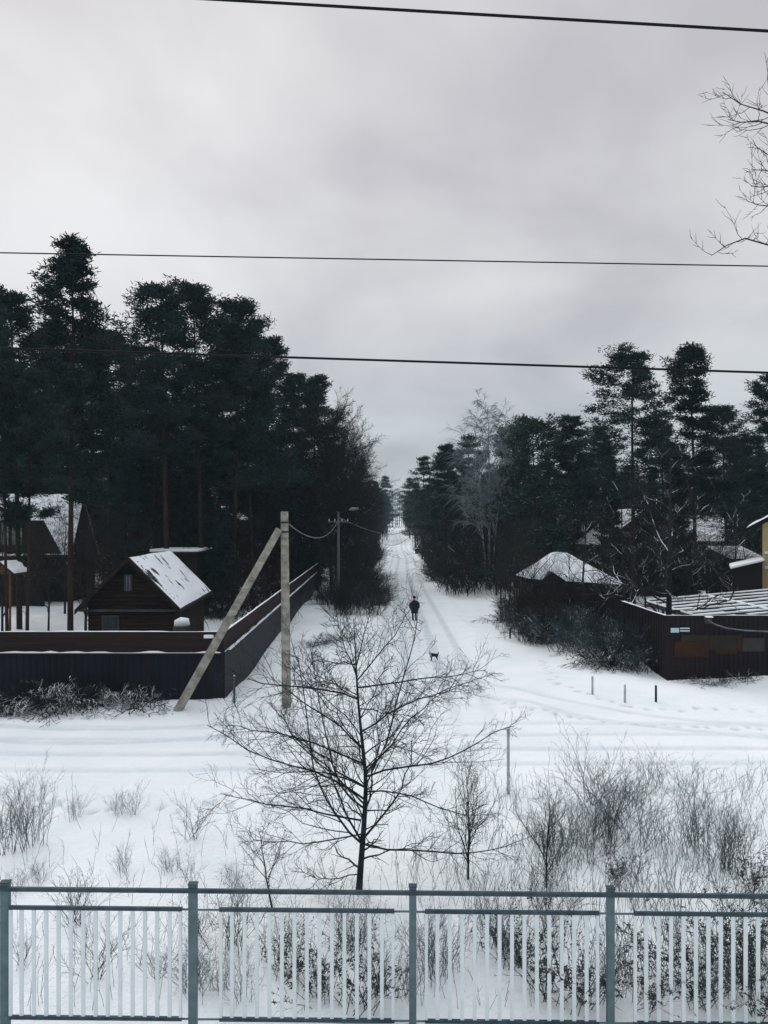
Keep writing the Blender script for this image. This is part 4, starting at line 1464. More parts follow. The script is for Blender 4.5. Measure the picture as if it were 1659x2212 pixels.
LEFTP = [
    (PINES[2], 152, 512, 46, .80, 'tallest pine of all, with a long bare reddish trunk, behind the log cabin'),
    (PINES[1], 42, 614, 52, .85, 'dark pine with a spiky top at the left edge beside the tallest pine'),
    (PINES[4], -30, 640, 50, .9, 'dark pine cut by the left edge of the picture'),
    (PINES[3], 100, 690, 90, .9, 'dark pine filling the gap low beside the tallest pine'),
    (PINES[4], 236, 705, 68, 1.0, 'pine whose top sits in the dip between the tallest pine and the twin tops'),
    (PINES[4], 362, 607, 57, .95, 'round topped pine, left one of the twin tops above the log cabin'),
    (PINES[1], 437, 597, 59, .9, 'round topped pine, right one of the twin tops above the log cabin'),
    (PINES[0], 503, 642, 61, .85, 'broad pine just right of the twin tops'),
    (PINES[4], 578, 716, 72, .9, 'rounded pine top above the tall concrete pole, last before the dip'),
    (PINES[2], 672, 806, 88, 1.0, 'dense dark conical pine between the concrete pole and a bare crown'),
    (PINES[3], 625, 800, 82, .9, 'dark pine standing behind the top of the concrete pole'),
]
for pr, px, py, d, sx, lb in LEFTP:
    top(pr, px, py, d, lb, sx * 1.2)
for px, py, d, k in ((545, 700, 66, 0), (300, 735, 72, 3), (200, 730, 92, 3), (470, 745, 70, 3), (335, 800, 64, 2), (150, 760, 94, 3), (410, 790, 76, 0), (20, 740, 96, 3)):
    top(PINES[k], px, py, d, 'dark pine wedged among the tall pines of the left wood behind the log cabin', 1.1, group='pines packed among the tall left ones')
for px, d, H, k in ((105, 52, 9, 0), (185, 50, 10, 1), (225, 57, 11, 0), (60, 57, 9, 1), (140, 60, 11, 0), (5, 50, 9, 1), (255, 63, 10, 1)):
    plant(BARE[k], px, d, H, 'bare twiggy tree in front of the dark chalet at the left', group='bare trees before the chalet')
for px, d, H, lb in ((16, 37, 14.5, 'leftmost of two dark near trunks just behind the slatted fence at the left edge'),
                     (58, 38, 15.0, 'right one of two dark near trunks just behind the slatted fence at the left edge')):
    plant(PINES[4], px, d, H, lb, sx=.8)
# bare crowns that close the left wood toward the lane
BIGB = (proto(bare_obj('bare_tree', 'bare', 'bare tree', bare_parts(61, 20, .78, 90, 10, 9, .22, (25, 66), .05, rmin=.020, wig=.035), M['darkbark'], M['twig'])), 20.0)
top(BIGB, 716, 835, 78, 'big bare tree whose fine rounded crown overhangs the lane from the left wood', 1.0, 1.0)
top(BIGB, 736, 885, 90, 'bare tree with a fine twiggy crown behind the big one by the lane', .95, 2.3)
top(BIGB, 754, 945, 106, 'bare tree lower down the left wood edge beside the far lane', .9, 4.0)

RIGHTP = [
    (PINES[1], 1368, 746, 60, .95, 'tall round topped pine, left one of the pair above the brown house'),
    (PINES[3], 1503, 742, 62, .88, 'tall broad pine, right one of the pair above the brown house'),
    (PINES[3], 1680, 800, 58, .95, 'pine cut by the right edge of the picture above the yellow house'),
    (PINES[4], 1242, 892, 76, 1.0, 'smaller round topped pine left of the tall right hand pair'),
    (PINES[2], 1290, 915, 84, .9, 'pine top half hidden beside the left one of the tall right hand pair'),
    (PINES[0], 1572, 870, 78, 1.0, 'dark pine in the gap right of the tall right hand pair'),
    (PINES[1], 1632, 930, 72, 1.0, 'low pine above the roof of the yellow house'),
    (PINES[4], 1437, 900, 80, 1.0, 'dark pine between the trunks of the tall right hand pair'),
    (FPINES[0], 912, 982, 150, .95, 'small layered pine standing alone against the sky right of the far lane'),
    (FPINES[1], 960, 975, 125, 1.0, 'bushy pine right of the small lone layered pine'),
    (FPINES[2], 1008, 936, 100, 1.0, 'bushy pine left of the white birch'),
    (FPINES[1], 985, 962, 112, 1.0, 'bushy pine between the lone layered pine and the birch'),
    (FPINES[0], 886, 1030, 300, .9, 'farthest spiky pine at the end of the lane'),
    (FPINES[0], 836, 1026, 290, .9, 'far spiky pine left of the end of the lane'),
]
for pr, px, py, d, sx, lb in RIGHTP:
    top(pr, px, py, d, lb, sx * 1.2)
top(BUSHY, 1160, 888, 72, 'broad bushy pine with pale dusted green boughs right of the birch', 1.0, .4)
top(BUSHY, 1112, 915, 84, 'dark bushy pine directly behind the birch', .9, 2.0)
top(BUSHY, 1222, 945, 80, 'dark bushy pine tucked right of the one with dusted boughs', .9, 4.0)


def birch_parts(seed, H):
    rng = np.random.RandomState(seed)
    n = 10
    u = np.linspace(0, 1, n)
    base = np.zeros((3, 3))
    base[:, 0] = (-.15, .05, .2)
    d = unit(np.array([[-.085, .02, 1], [0.0, 0, 1], [.08, .05, 1]]))
    TP = polyl(base, d, np.array([H * .86, H, H * .88]), n, rng, .02, .008)
    TR = np.array([.10, .17, .11])[:, None] * (1 - .9 * u)[None]
    tr = Geo().tubes(TP, TR, 7)
    A, AR = kids(TP, TR, rng, 22, .30, .98, (22, 42), .24, 6, .05, .05, .5, taper=.5, rmin=.022)
    br = Geo().tubes(A, AR, 4)
    B, BR = kids(A, AR, rng, 7, .25, 1, (25, 60), .55, 5, -.12, .05, .6, taper=.3, rmin=.018)
    br.tubes(B, BR, 3)
    Cc, CR = kids(B, BR, rng, 10, .2, 1, (20, 50), .65, 4, -.40, .04, .7, taper=.2, rmin=.018)
    br.tubes(Cc, CR, 3)
    return tr, br


BIR = (proto(bare_obj('birch_tree', 'birch', 'birch tree', birch_parts(71, 20), M['birch'], M['birchtwig'])), 20.0)
top(BIR, 1056, 840, 80, 'tall white birch with a pale drooping bare crown against the sky', 1.15, 0.2)

def oak_parts(seed, H, n1, rmin, r0):
    """gnarled tree: long sinuous limbs that sag and turn up again"""
    rng = np.random.RandomState(seed)
    u = np.linspace(0, 1, 10)
    TP = np.stack([.12 * np.sin(u * 5), .1 * np.sin(u * 4 + 1), H * u], -1)[None]
    TR = (r0 * (1 - .85 * u))[None]
    tr = Geo().tubes(TP, TR, 8)
    A, AR = kids(TP, TR, rng, n1, .16, .98, (50, 88), .44, 12, -.02, .03, .5, taper=.5, rmin=.03)
    v = np.linspace(0, 1, 12)[None]
    L = np.linalg.norm(A[:, -1] - A[:, 0], axis=1)[:, None]
    A[:, :, 2] += .13 * L * np.sin(v * rng.uniform(4, 8, (len(A), 1)) + rng.uniform(0, 6.28, (len(A), 1))) * v
    br = Geo().tubes(A, AR, 4)
    B, BR = kids(A, AR, rng, 6, .2, 1, (25, 60), .42, 8, .02, .03, .55, taper=.4, rmin=rmin)
    w = np.linspace(0, 1, 8)[None]
    LB = np.linalg.norm(B[:, -1] - B[:, 0], axis=1)[:, None]
    B[:, :, 2] += .14 * LB * np.sin(w * rng.uniform(4, 8, (len(B), 1)) + rng.uniform(0, 6.28, (len(B), 1))) * w
    br.tubes(B, BR, 3)
    D, DR = kids(B, BR, rng, 5, .2, 1, (25, 60), .45, 6, .05, .05, .6, taper=.4, rmin=rmin * .75)
    br.tubes(D, DR, 3)
    return tr, br


OAK = (proto(bare_obj('bare_tree', 'bare', 'bare tree', oak_parts(81, 12, 22, .013, .23), M['darkbark'], M['snowtwig'])), 12.0)
top(OAK, 1446, 925, 38.5, 'big dark bare tree with crooked snow laden branches behind the sheet metal fence', .95, .8)
OAK2 = (proto(bare_obj('bare_tree', 'bare', 'bare tree', oak_parts(82, 9, 15, .011, .12), M['darkbark'], M['snowtwig'])), 9.0)
top(OAK2, 1262, 1060, 47, 'crooked bare tree with snow on its limbs in front of the white garage roof', .9, 2.0)
top(OAK2, 1345, 1020, 50, 'snowy bare tree between the white garage roof and the big bare tree', .85, 4.2)
top(OAK2, 1590, 1050, 52, 'snowy bare tree right of the big bare tree, left of the yellow house', .85, 3.1)
for px, py, d, k, lb in ((1029, 1085, 82, 0, 'slim bare tree at the lane verge beneath the birch'),
                         (1013, 1060, 96, 2, 'arching frosted bare tree left of the birch foot'),
                         (1082, 1100, 66, 1, 'forked slim bare tree at the lane verge right of the birch foot'),
                         (1117, 1105, 64, 0, 'bare young tree at the verge beside the frosted thicket'),
                         (975, 1045, 115, 2, 'wide arching frosted bare tree beside the far lane on the right'),
                         (1050, 1040, 92, 2, 'frosted bare tree directly in front of the birch trunk'),
                         (921, 1110, 157, 1, 'twin stemmed bare tree close to the right edge of the far lane'),
                         (940, 1085, 140, 0, 'bare tree between the far twin stemmed tree and the arching one')):
    top(BARE[k], px, py, d, lb)

for px, py, d, sxx in ((1318, 985, 67, .75), (1470, 1010, 64, .7), (1620, 1010, 70, .8), (1585, 1040, 77, .7)):
    top(SPR[1], px, py, d, 'dark spruce standing close in front of the snowy house roofs on the right', sxx, group='spruces before the right hand houses')
for px, py, d, kk in ((1310, 1040, 63, 0), (1350, 1055, 66, 2), (1432, 1045, 60, 0), (1490, 1030, 58, 2), (1528, 1060, 62, 2), (1560, 1075, 57, 0), (1612, 1085, 57, 2)):
    top(BARE[kk], px, py, d, 'bare twiggy tree screening the snowy roofs on the right', 1.1, group='bare trees before the right hand houses')

# ------------------------------------------------------------------ the two woods
R2 = np.random.RandomState(77)
taken = []


def free(x, y, r):
    for a, b, c in taken:
        if (a - x) ** 2 + (b - y) ** 2 < max(r, c) ** 2:
            return False
    return True


def in_left(x, y):
    if y < 43 or x < -0.53 * y - 5:
        return False
    if y < 92 and x > -8.3:
        return False
    if y >= 92 and x > road_c(y) - 6.0:
        return False
    if y < 54 and -17.5 < x < -8.8:
        return False
    if y < 93 and x < -0.355 * y:
        return False
    if 53 < y < 62 and -18.5 < x < -12.5:
        return False
    return True


def in_right(x, y):
    if y < 45 or x > 0.53 * y + 5 or x < road_c(y) + 4.4:
        return False
    if y < 75 and x < 9.6:
        return False
    if y < 72 and 9 < x < 20.5:
        return False
    if y < 83 and 18 < x < 31.5:
        return False
    if y < 94 and x > 29:
        return False
    if 44 < y < 66 and x > 20:
        return False
    return True


def fill(test, xr, yr, n, rmin, picks, hr, lab, group, sxr=(.8, 1.1), pw=1.0):
    k = tries = 0
    while k < n and tries < n * 60:
        tries += 1
        y = yr[0] + (yr[1] - yr[0]) * R2.uniform() ** pw
        x = R2.uniform(*xr)
        if not test(x, y) or not free(x, y, rmin):
            continue
        taken.append((x, y, rmin * .8))
        H = R2.uniform(*hr)
        plant(picks[R2.randint(len(picks))], 0, y, H, lab, group, R2.uniform(0, 6.28), R2.uniform(*sxr), x=x)
        k += 1
    return k


print('left pines', fill(in_left, (-95, 0), (46, 190), 85, 2.3, FPINES, (14.5, 18.5), 'slim dark pine deep in the crowded wood left of the lane', 'pines crowding the left wood', pw=1.3))
print('right pines', fill(in_right, (6, 110), (60, 200), 85, 2.3, FPINES, (13.5, 17.5), 'slim dark pine deep in the crowded wood right of the lane', 'pines crowding the right wood', pw=1.3))
print('left bare', fill(in_left, (-70, 0), (43, 140), 80, 1.5, BARE[:2], (8, 14), 'bare twiggy tree under the pines of the left wood', 'bare trees under the left pines', (.8, 1.2), 1.3))
print('right bare', fill(in_right, (6, 80), (50, 150), 70, 1.5, BARE, (7, 13), 'bare twiggy tree under the pines of the right wood', 'bare trees under the right pines', (.8, 1.2), 1.3))
print('left spruce', fill(in_left, (-80, 0), (52, 150), 45, 1.7, [SPR[1]], (6, 13), 'young dark spruce under the pines of the left wood', 'young spruces in the left wood', (.8, 1.1), 1.2))
print('right spruce', fill(in_right, (6, 95), (60, 160), 45, 1.7, [SPR[1]], (6, 12), 'young dark spruce under the pines of the right wood', 'young spruces in the right wood', (.8, 1.1), 1.2))


def edge_left(x, y):
    return -9.5 < x - road_c(y) < -5.6


def edge_right(x, y):
    return 3.7 < x - road_c(y) < 9


fill(edge_left, (-6, 8), (95, 330), 45, 1.6, BARE[:2], (8, 13), 'bare tree in the row closing the left side of the far lane', 'bare trees along the far left side of the lane', (.7, 1.0), 1.3)
fill(edge_right, (5, 16), (120, 330), 40, 1.6, BARE[:2], (7, 12), 'bare tree in the row closing the right side of the far lane', 'bare trees along the far right side of the lane', (.7, 1.0), 1.3)
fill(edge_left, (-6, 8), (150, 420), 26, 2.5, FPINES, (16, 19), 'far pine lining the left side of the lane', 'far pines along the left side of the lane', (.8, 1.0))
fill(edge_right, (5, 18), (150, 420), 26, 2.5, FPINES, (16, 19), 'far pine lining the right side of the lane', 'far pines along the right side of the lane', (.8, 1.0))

# far wood, one mass
far_t = [pine_parts(sd, 18, 2.9, .3, pr_cone, 22, 3, 6, size=2.0, dead=0, per=(1.0,)) for sd in (91, 92, 93)]
FV, FQ, off = [], [], 0
BV, BQ, boff = [], [], 0


def far_tree(x, y, s):
    global off, boff
    tr, cr, fo = far_t[R2.randint(3)]
    a = R2.uniform(0, 6.28)
    Rm = np.array([[math.cos(a), -math.sin(a), 0], [math.sin(a), math.cos(a), 0], [0, 0, 1]]) * s
    o = np.array([x, y, g1(x, y)])
    V, Q = fo.arrays()
    FV.append(V @ Rm.T + o)
    FQ.append(Q + off)
    off += len(V)
    V, Q = tr.arrays()
    BV.append(V @ Rm.T + o)
    BQ.append(Q + boff)
    boff += len(V)


for i in range(900):
    y = 120 + 560 * R2.uniform() ** .8
    x = R2.uniform(-.6, .6) * y
    if abs(x - road_c(y)) < 6.0 + (6 if y < 200 else 0) or (y < 150 and abs(x - road_c(y)) < 35):
        continue
    far_tree(x, y, R2.uniform(.8, 1.1))
for x in np.arange(-25, 50, 1.6):
    far_tree(x + R2.uniform(-1, 1), 500 + R2.uniform(-8, 40), R2.uniform(1.05, 1.5))
for i in range(70):
    far_tree(R2.uniform(-14, 34), R2.uniform(474, 496), R2.uniform(.30, .7))
V1, Q1, V2, Q2 = np.concatenate(FV), np.concatenate(FQ), np.concatenate(BV), np.concatenate(BQ)
tag(raw('far_wood', np.concatenate([V1, V2]), np.concatenate([Q1, Q2 + len(V1)]), mats=[M['pinefar'], M['bark']],
        mi=np.concatenate([np.zeros(len(Q1)), np.ones(len(Q2))])), 'far pine wood merging into one hazy dark mass behind the nearer trees', 'wood', kind='stuff')

# undergrowth of the woods, one mass: a dense twiggy layer nobody could count
ug = [shrub_geo(sd, 3.4, 12, 5, 3, .5, -.1, .016, base=.7, r=.022, wig=.09).arrays() for sd in (95, 96, 97)]
for side in (0, 1):
    FV, FQ, off = [], [], 0
    n = 0
    while n < 420:
        y = 46 + 110 * R2.uniform() ** 1.2
        x = R2.uniform(-.55, -.02) * y if side == 0 else R2.uniform(.08, .55) * y
        if not (in_left if side == 0 else in_right)(x, y):
            continue
        n += 1
        V, Q = ug[R2.randint(3)]
        a, s = R2.uniform(0, 6.28), R2.uniform(.6, 1.5)
        Rm = np.array([[math.cos(a), -math.sin(a), 0], [math.sin(a), math.cos(a), 0], [0, 0, 1]]) * s
        FV.append(V @ Rm.T + np.array([x, y, g1(x, y)]))
        FQ.append(Q + off)
        off += len(V)
    tag(raw('undergrowth', np.concatenate(FV), np.concatenate(FQ), mats=[M['twig']]),
        'tangled dark undergrowth beneath the trees %s of the lane' % ('left', 'right')[side], 'undergrowth', kind='stuff')

# ------------------------------------------------------------------ shrubs by the fences and the lane
def shrub(pr, H0, x, y, H, lab, group=None, sx=1.0):
    return plant(pr, 0, y, H, lab, group, R2.uniform(0, 6.28), sx, H0=H0, x=x)


for i in range(20):
    shrub(ARCH[0], 2.2, R2.uniform(-15.8, -8.9) if i > 7 else R2.uniform(-15, -12), R2.uniform(28.6, 30.0), R2.uniform(1.7, 2.6) * (1 if i < 15 else .5),
          'arching snow dusted shrub against the dark slatted fence at the left', 'arching shrubs before the left fence', 1.05)
for i in range(44):
    y = 36.6 + 24 * R2.uniform() ** 1.2
    x = R2.uniform(9.3 + max(0, 44 - y) * .20, 12.5)
    shrub(HEDGE[1] if R2.uniform() < .7 else ARCH[0], 2.6, x, y, R2.uniform(1.7, 2.9), 'frosted shrub in the dense thicket right of the lane before the metal fence',
          'shrubs of the frosted thicket', 1.0)
for i in range(22):
    y = R2.uniform(45.5, 55.5)
    x = R2.uniform(8.6, 12.4) if y < 53.4 else R2.uniform(8.4, 10.0)
    shrub(HEDGE[0] if i % 3 else ARCH[0], 2.6, x, y, R2.uniform(2.0, 3.3), 'dark leafless shrub crowding the walls of the white roofed garage',
          'shrubs around the garage', .9)
for px, py, d, kk in ((1128, 1120, 54, 0), (1150, 1165, 51, 1), (1186, 1140, 50, 0), (1228, 1155, 49, 1), (1305, 1120, 50, 0), (1100, 1105, 58, 1), (1140, 1095, 57, 0)):
    top(BARE[kk], px, py, d, 'slim bare tree standing in front of the white roofed garage', .85, group='bare trees before the garage')
for i in range(30):
    y = R2.uniform(59, 72) if i < 20 else R2.uniform(70, 92)
    x = R2.uniform(-5.9, .1 - max(0, 66 - y) * .1) if i < 20 else R2.uniform(-5.5, -.6)
    shrub(HEDGE[i % 2 if i % 3 else 0], 2.6, x, y, R2.uniform(1.6, 2.5) if i < 20 else R2.uniform(2.4, 3.8),
          'brown leafless shrub in the hedge between the long fence and the lane', 'shrubs of the hedge left of the lane', .95)
for i in range(34):
    y = 92 + 80 * R2.uniform()
    shrub(HEDGE[i % 2 if i % 3 else 0], 2.6, road_c(y) - R2.uniform(5.2, 7.8), y, R2.uniform(1.8, 4.2),
          'leafless shrub leaning over the left verge of the far lane', 'shrubs along the far left verge', .9)
for i in range(26):
    y = 100 + 120 * R2.uniform()
    shrub(HEDGE[i % 2], 2.6, road_c(y) + R2.uniform(4.3, 7.2), y, R2.uniform(1.5, 3.4),
          'leafless shrub on the right verge of the far lane', 'shrubs along the far right verge', .9)
RB = proto(shrub_obj('round_bush', 'shrub', shrub_geo(48, 3.4, 90, 6, 4, .55, -.25, .010, base=.5, r=.016), M['twig']))
shrub(RB, 3.4, X(940, 94), 94, 3.5, 'dense round grey bush bulging onto the right edge of the lane', sx=.95)
shrub(RB, 3.4, X(872, 352), 352, 3.0, 'dark round bush far down the lane behind the parked cars')
shrub(RB, 3.4, X(886, 350), 350, 4.2, 'larger dark bush right behind the far parked cars')
for px, py, H in ((700, 1395, .9), (672, 1400, .7), (735, 1388, .8)):
    d = CAMH * F / (py - HZ)
    shrub(HEDGE[1], 2.6, X(px, d), d, H, 'low twiggy bush poking out of the snow by the long left fence', 'low bushes by the long left fence', 1.3)
for px, py, H in ((1075, 1362, .8), (1066, 1352, .6), (1088, 1376, .9)):
    d = CAMH * F / (py - HZ)
    shrub(SMALL[2], 1.5, X(px, d), d, H, 'small dry weed clump in the snow right of the walking person', 'dry weed clumps right of the walker', .8)
for px, py, H in ((1525, 1478, .8), (1560, 1480, .9), (1610, 1476, 1.3), (1500, 1470, .6)):
    d = CAMH * F / (py - HZ)
    shrub(ARCH[0], 2.2, X(px, d), d, H, 'small snowy shrub in the drift at the foot of the sheet metal fence', 'shrubs at the foot of the metal fence', 1.2)

# ------------------------------------------------------------------ foreground saplings and shrubs
def sapling_parts():
    """the middle young tree, trunk and main limbs laid out as they stand"""
    rng = np.random.RandomState(204)
    d, bx, bz = 14.95, X(775, 14.95), Z(1918, 14.95)

    def loc(px, py):
        return [X(px, d) - bx, 0, Z(py, d) - bz]

    def res(pts, n):
        p = np.array(pts, float)
        t = np.linspace(0, 1, len(p))
        u = np.linspace(0, 1, n)
        q = np.stack([np.interp(u, t, p[:, i]) for i in range(3)], -1)
        q[1:-1] = .5 * q[1:-1] + .25 * (q[2:] + q[:-2])
        return q

    tk = res([loc(*p) for p in ((775, 1922), (779, 1860), (786, 1780), (791, 1700), (789, 1640), (778, 1560), (771, 1470), (768, 1390), (764, 1325))], 14)
    tk[:, 1] = .05 * np.sin(np.linspace(0, 5, 14))
    TP = tk[None]
    TR = (.072 * (1 - .91 * np.linspace(0, 1, 14) ** .85))[None]
    tr = Geo().tubes(TP, TR, 8)
    limbs = [[(779, 1761), (670, 1751), (546, 1751), (451, 1746)], [(786, 1715), (736, 1673), (670, 1643), (604, 1620), (521, 1580), (470, 1530)],
             [(789, 1668), (852, 1651), (951, 1650), (1000, 1636), (1057, 1603), (1130, 1588)], [(782, 1812), (868, 1828), (951, 1838), (1017, 1847), (1070, 1838), (1128, 1824)],
             [(777, 1878), (719, 1880), (683, 1876), (655, 1850)], [(782, 1812), (736, 1765), (706, 1693), (680, 1653), (676, 1514), (655, 1390)],
             [(786, 1735), (733, 1693), (706, 1587), (693, 1514), (672, 1400)], [(789, 1690), (829, 1610), (848, 1547), (868, 1470), (893, 1390), (905, 1310)],
             [(789, 1660), (845, 1600), (888, 1540), (935, 1500), (985, 1475)], [(789, 1650), (829, 1610), (852, 1599), (885, 1613), (934, 1633)],
             [(788, 1690), (733, 1663), (670, 1656), (610, 1660), (554, 1653)], [(770, 1450), (740, 1385), (712, 1330)], [(769, 1430), (790, 1350), (800, 1312)],
             [(771, 1460), (840, 1375), (885, 1300)], [(768, 1425), (722, 1408), (686, 1393)], [(772, 1490), (722, 1456), (674, 1441)],
             [(774, 1500), (707, 1479), (588, 1470), (537, 1458), (500, 1440)], [(772, 1475), (870, 1462), (933, 1455), (1000, 1446), (1050, 1436)], [(776, 1520), (840, 1527), (905, 1540)],
             [(786, 1610), (720, 1540), (640, 1480), (600, 1430)], [(780, 1570), (860, 1510), (940, 1480), (1030, 1440)], [(788, 1640), (640, 1580), (560, 1560), (500, 1545)],
             [(788, 1700), (880, 1690), (960, 1715), (1010, 1700)], [(784, 1790), (700, 1800), (620, 1790), (560, 1770)]]
    A = np.array([res([loc(*p) for p in L], 9) for L in limbs])
    for i in range(len(A)):
        A[i, :, 1] += rng.uniform(-1.3, 1.3) * np.linspace(0, 1, 9) ** 1.2 + rng.normal(0, .03, 9).cumsum() * np.linspace(0, 1, 9)
        A[i, 1:-1, 2] += rng.normal(0, .016, 7)
        A[i, 1:-1, 0] += rng.normal(0, .012, 7)
    ln = np.linalg.norm(A[:, -1] - A[:, 0], axis=1)
    AR = (.008 + .0042 * ln)[:, None] * np.linspace(1, .30, 9)[None]
    # limbs toward and away from the viewer
    A0, A0R = kids(TP, TR, rng, 12, .15, .8, (35, 65), .38, 9, .15, .05, .45, taper=.4, rmin=.010)
    A, AR = np.concatenate([A, A0]), np.concatenate([AR, A0R])
    A3, A3R = kids(TP, TR, rng, 30, .10, .97, (45, 85), .16, 6, .05, .06, .35, taper=.45, rmin=.006)
    br = Geo().tubes(A, AR, 5)
    B, BR = kids(A, AR, rng, 15, .10, 1, (25, 60), .36, 6, .12, .06, .55, taper=.45, rmin=.0065)
    br.tubes(B, BR, 4)
    br.tubes(A3, A3R, 4)
    C1, CR = kids(B, BR, rng, 5, .2, 1, (25, 60), .5, 4, .06, .05, .6, taper=.4, rmin=.004)
    br.tubes(C1, CR, 3)
    C2, CR2 = kids(A3, A3R, rng, 6, .15, 1, (30, 65), .5, 4, .06, .05, .6, taper=.4, rmin=.004)
    br.tubes(C2, CR2, 3)
    D, DR = kids(C1, CR, rng, 3, .25, 1, (25, 55), .55, 3, .03, .05, .7, taper=.3, rmin=.003)
    br.tubes(D, DR, 3)
    return tr, br


SAP = (proto(bare_obj('young_tree', 'sapling', 'tree', sapling_parts(), M['saptwig'], M['saptwig'])), 5.4)
dS = 14.95
plant(SAP, 775, dS, true_h(SAP[0], 5.4), 'bare young tree spreading in the middle foreground just beyond the railway fence', rz=0)
SAP2 = (proto(bare_obj('young_tree', 'sapling', 'tree', bare_parts(205, 2.6, 1.0, 14, 6, 5, .2, (30, 60), .15, r0=.028, rmin=.003, l1=.5), M['saptwig'], M['saptwig'])), 2.6)
plant(SAP2, 588, 14.4, 2.35, 'thin leaning bare sapling left of the middle young tree', rz=1.2, lean=(0, -.32), sx=1.1)
SAP3 = (proto(bare_obj('young_tree', 'sapling', 'tree', bare_parts(206, 3.0, 1.0, 26, 7, 5, .12, (12, 35), .05, r0=.034, rmin=.003, l1=.55), M['saptwig'], M['saptwig'])), 3.0)
plant(SAP3, 1011, 15.05, 2.9, 'dense upright bare sapling right of the middle young tree', rz=.5)
plant(SAP3, 1180, 14.6, 2.3, 'broom shaped bare sapling farther right, right of the dense upright one', rz=2.5, sx=1.1)


def fg(k, px, bot, topy, lab, group=None, sx=1.0):
    d = CAMH * F / (bot - HZ)
    x = X(px, d)
    H = (bot - topy) * d / F
    pr = SMALL[k] if k < 3 else LEAFY
    v_ = np.empty(len(pr.data.vertices) * 3, dtype=np.float32)
    pr.data.vertices.foreach_get('co', v_)
    return shrub(pr, float(v_[2::3].max()) * .88, x, d, H, lab, group, sx)


fg(0, 1330, 1790, 1650, 'dark twiggy shrub with a flat spreading top in the right foreground snow', sx=1.5)
fg(2, 1412, 1712, 1622, 'slim upright weed clump at the track edge on the right')
fg(0, 1490, 1840, 1715, 'dark bushy shrub in the snow at the right, beyond the fence', sx=1.2)
fg(3, 1320, 1935, 1835, 'leafy shrub just behind the fence rail right of the middle')
fg(3, 1610, 1955, 1830, 'dark leafy shrub behind the fence at the right edge')
fg(1, 290, 1748, 1672, 'forked dark weed clump alone in the open snow at the left')
fg(2, 163, 1752, 1692, 'small leaning weed clump in the open snow near the left edge')
fg(2, 255, 1748, 1690, 'faint weed clump beside the forked one at the left')
fg(1, 415, 1800, 1690, 'twiggy shrub left of the thin leaning sapling', sx=1.1)
for px, b, tt, k in ((25, 1835, 1655, 2), (72, 1815, 1650, 2), (8, 1800, 1690, 1), (48, 1790, 1700, 1)):
    fg(k, px, b, tt, 'tall frosty weed clump at the left edge of the foreground snow', 'weed clumps at the left edge', .8)
for i in range(18):
    px = R2.uniform(1060, 1680)
    b = R2.uniform(1745, 1935)
    fg(int(R2.choice([1, 2, 2, 0])), px, b, b - R2.uniform(70, 160), 'frosty weed or shrub clump in the bushy snow strip at the right foreground', 'weeds of the right foreground strip',
       R2.uniform(.8, 1.4))
for i in range(8):
    px = R2.uniform(20, 560)
    b = R2.uniform(1860, 1935)
    fg(int(R2.choice([2, 2, 1])), px, b, b - R2.uniform(40, 80), 'short frosty weed clump just beyond the fence at the left', 'weeds beyond the fence at the left', R2.uniform(.8, 1.3))
for i in range(28):
    px = R2.uniform(500, 1660) if i < 20 else R2.uniform(30, 480)
    b = R2.uniform(1985, 2175)
    fg(int(R2.choice([0, 1, 2, 2])), px, b, b - R2.uniform(80, 170), 'bare shrub standing close behind the pickets of the railway fence', 'shrubs close behind the pickets', R2.uniform(.9, 1.4))
for px, b, tt in ((1180, 2150, 1960), (1260, 2190, 2030), (1440, 2120, 1960), (1560, 2080, 1940), (1625, 2120, 1950), (1500, 2180, 2040), (780, 2200, 2040), (1110, 2100, 1985), (1390, 2190, 2050), (700, 2170, 2030), (1650, 2190, 2030), (620, 2120, 2000)):
    fg(3, px, b, tt, 'dark leafy bramble bush seen through the pickets', 'leafy brambles behind the pickets', 1.2)

# dry grass stems scattered in the foreground snow: too many to count
rs = np.random.RandomState(5)
n = 1900
gx, gy = [], []
while len(gx) < n:
    y = rs.uniform(11.2, 21.0)
    x = rs.uniform(-.52, .52) * y
    w = (.10 + .90 / (1 + math.exp(-(x - 1.5) * 1.2))) * (1 if y < 17.5 else .35) * (.5 + .5 * math.sin(x * 2.3) * math.sin(y * 1.7))
    if rs.uniform() < w:
        gx.append(x)
        gy.append(y)
gx, gy = np.array(gx), np.array(gy)
s0 = np.stack([gx, gy, gz(gx, gy) - .03], -1)
dv = rs.normal(0, .22, (n, 3))
dv[:, 2] = 1
SP = polyl(s0, unit(dv), rs.uniform(.25, .95, n), 4, rs, -.1, .05)
SR = np.full(n, .0042)[:, None] * np.linspace(1, .5, 4)[None]
gg = Geo().tubes(SP, SR, 3)
K1, K1R = kids(SP, SR, rs, 3, .5, 1, (15, 40), .3, 3, 0, .03, .8, taper=.2, rmin=.003)
gg.tubes(K1, K1R, 3)
tag(gg.build('dry_grass', M['weed']), 'thin dry stems poking through the foreground snow', 'dry grass', kind='stuff')

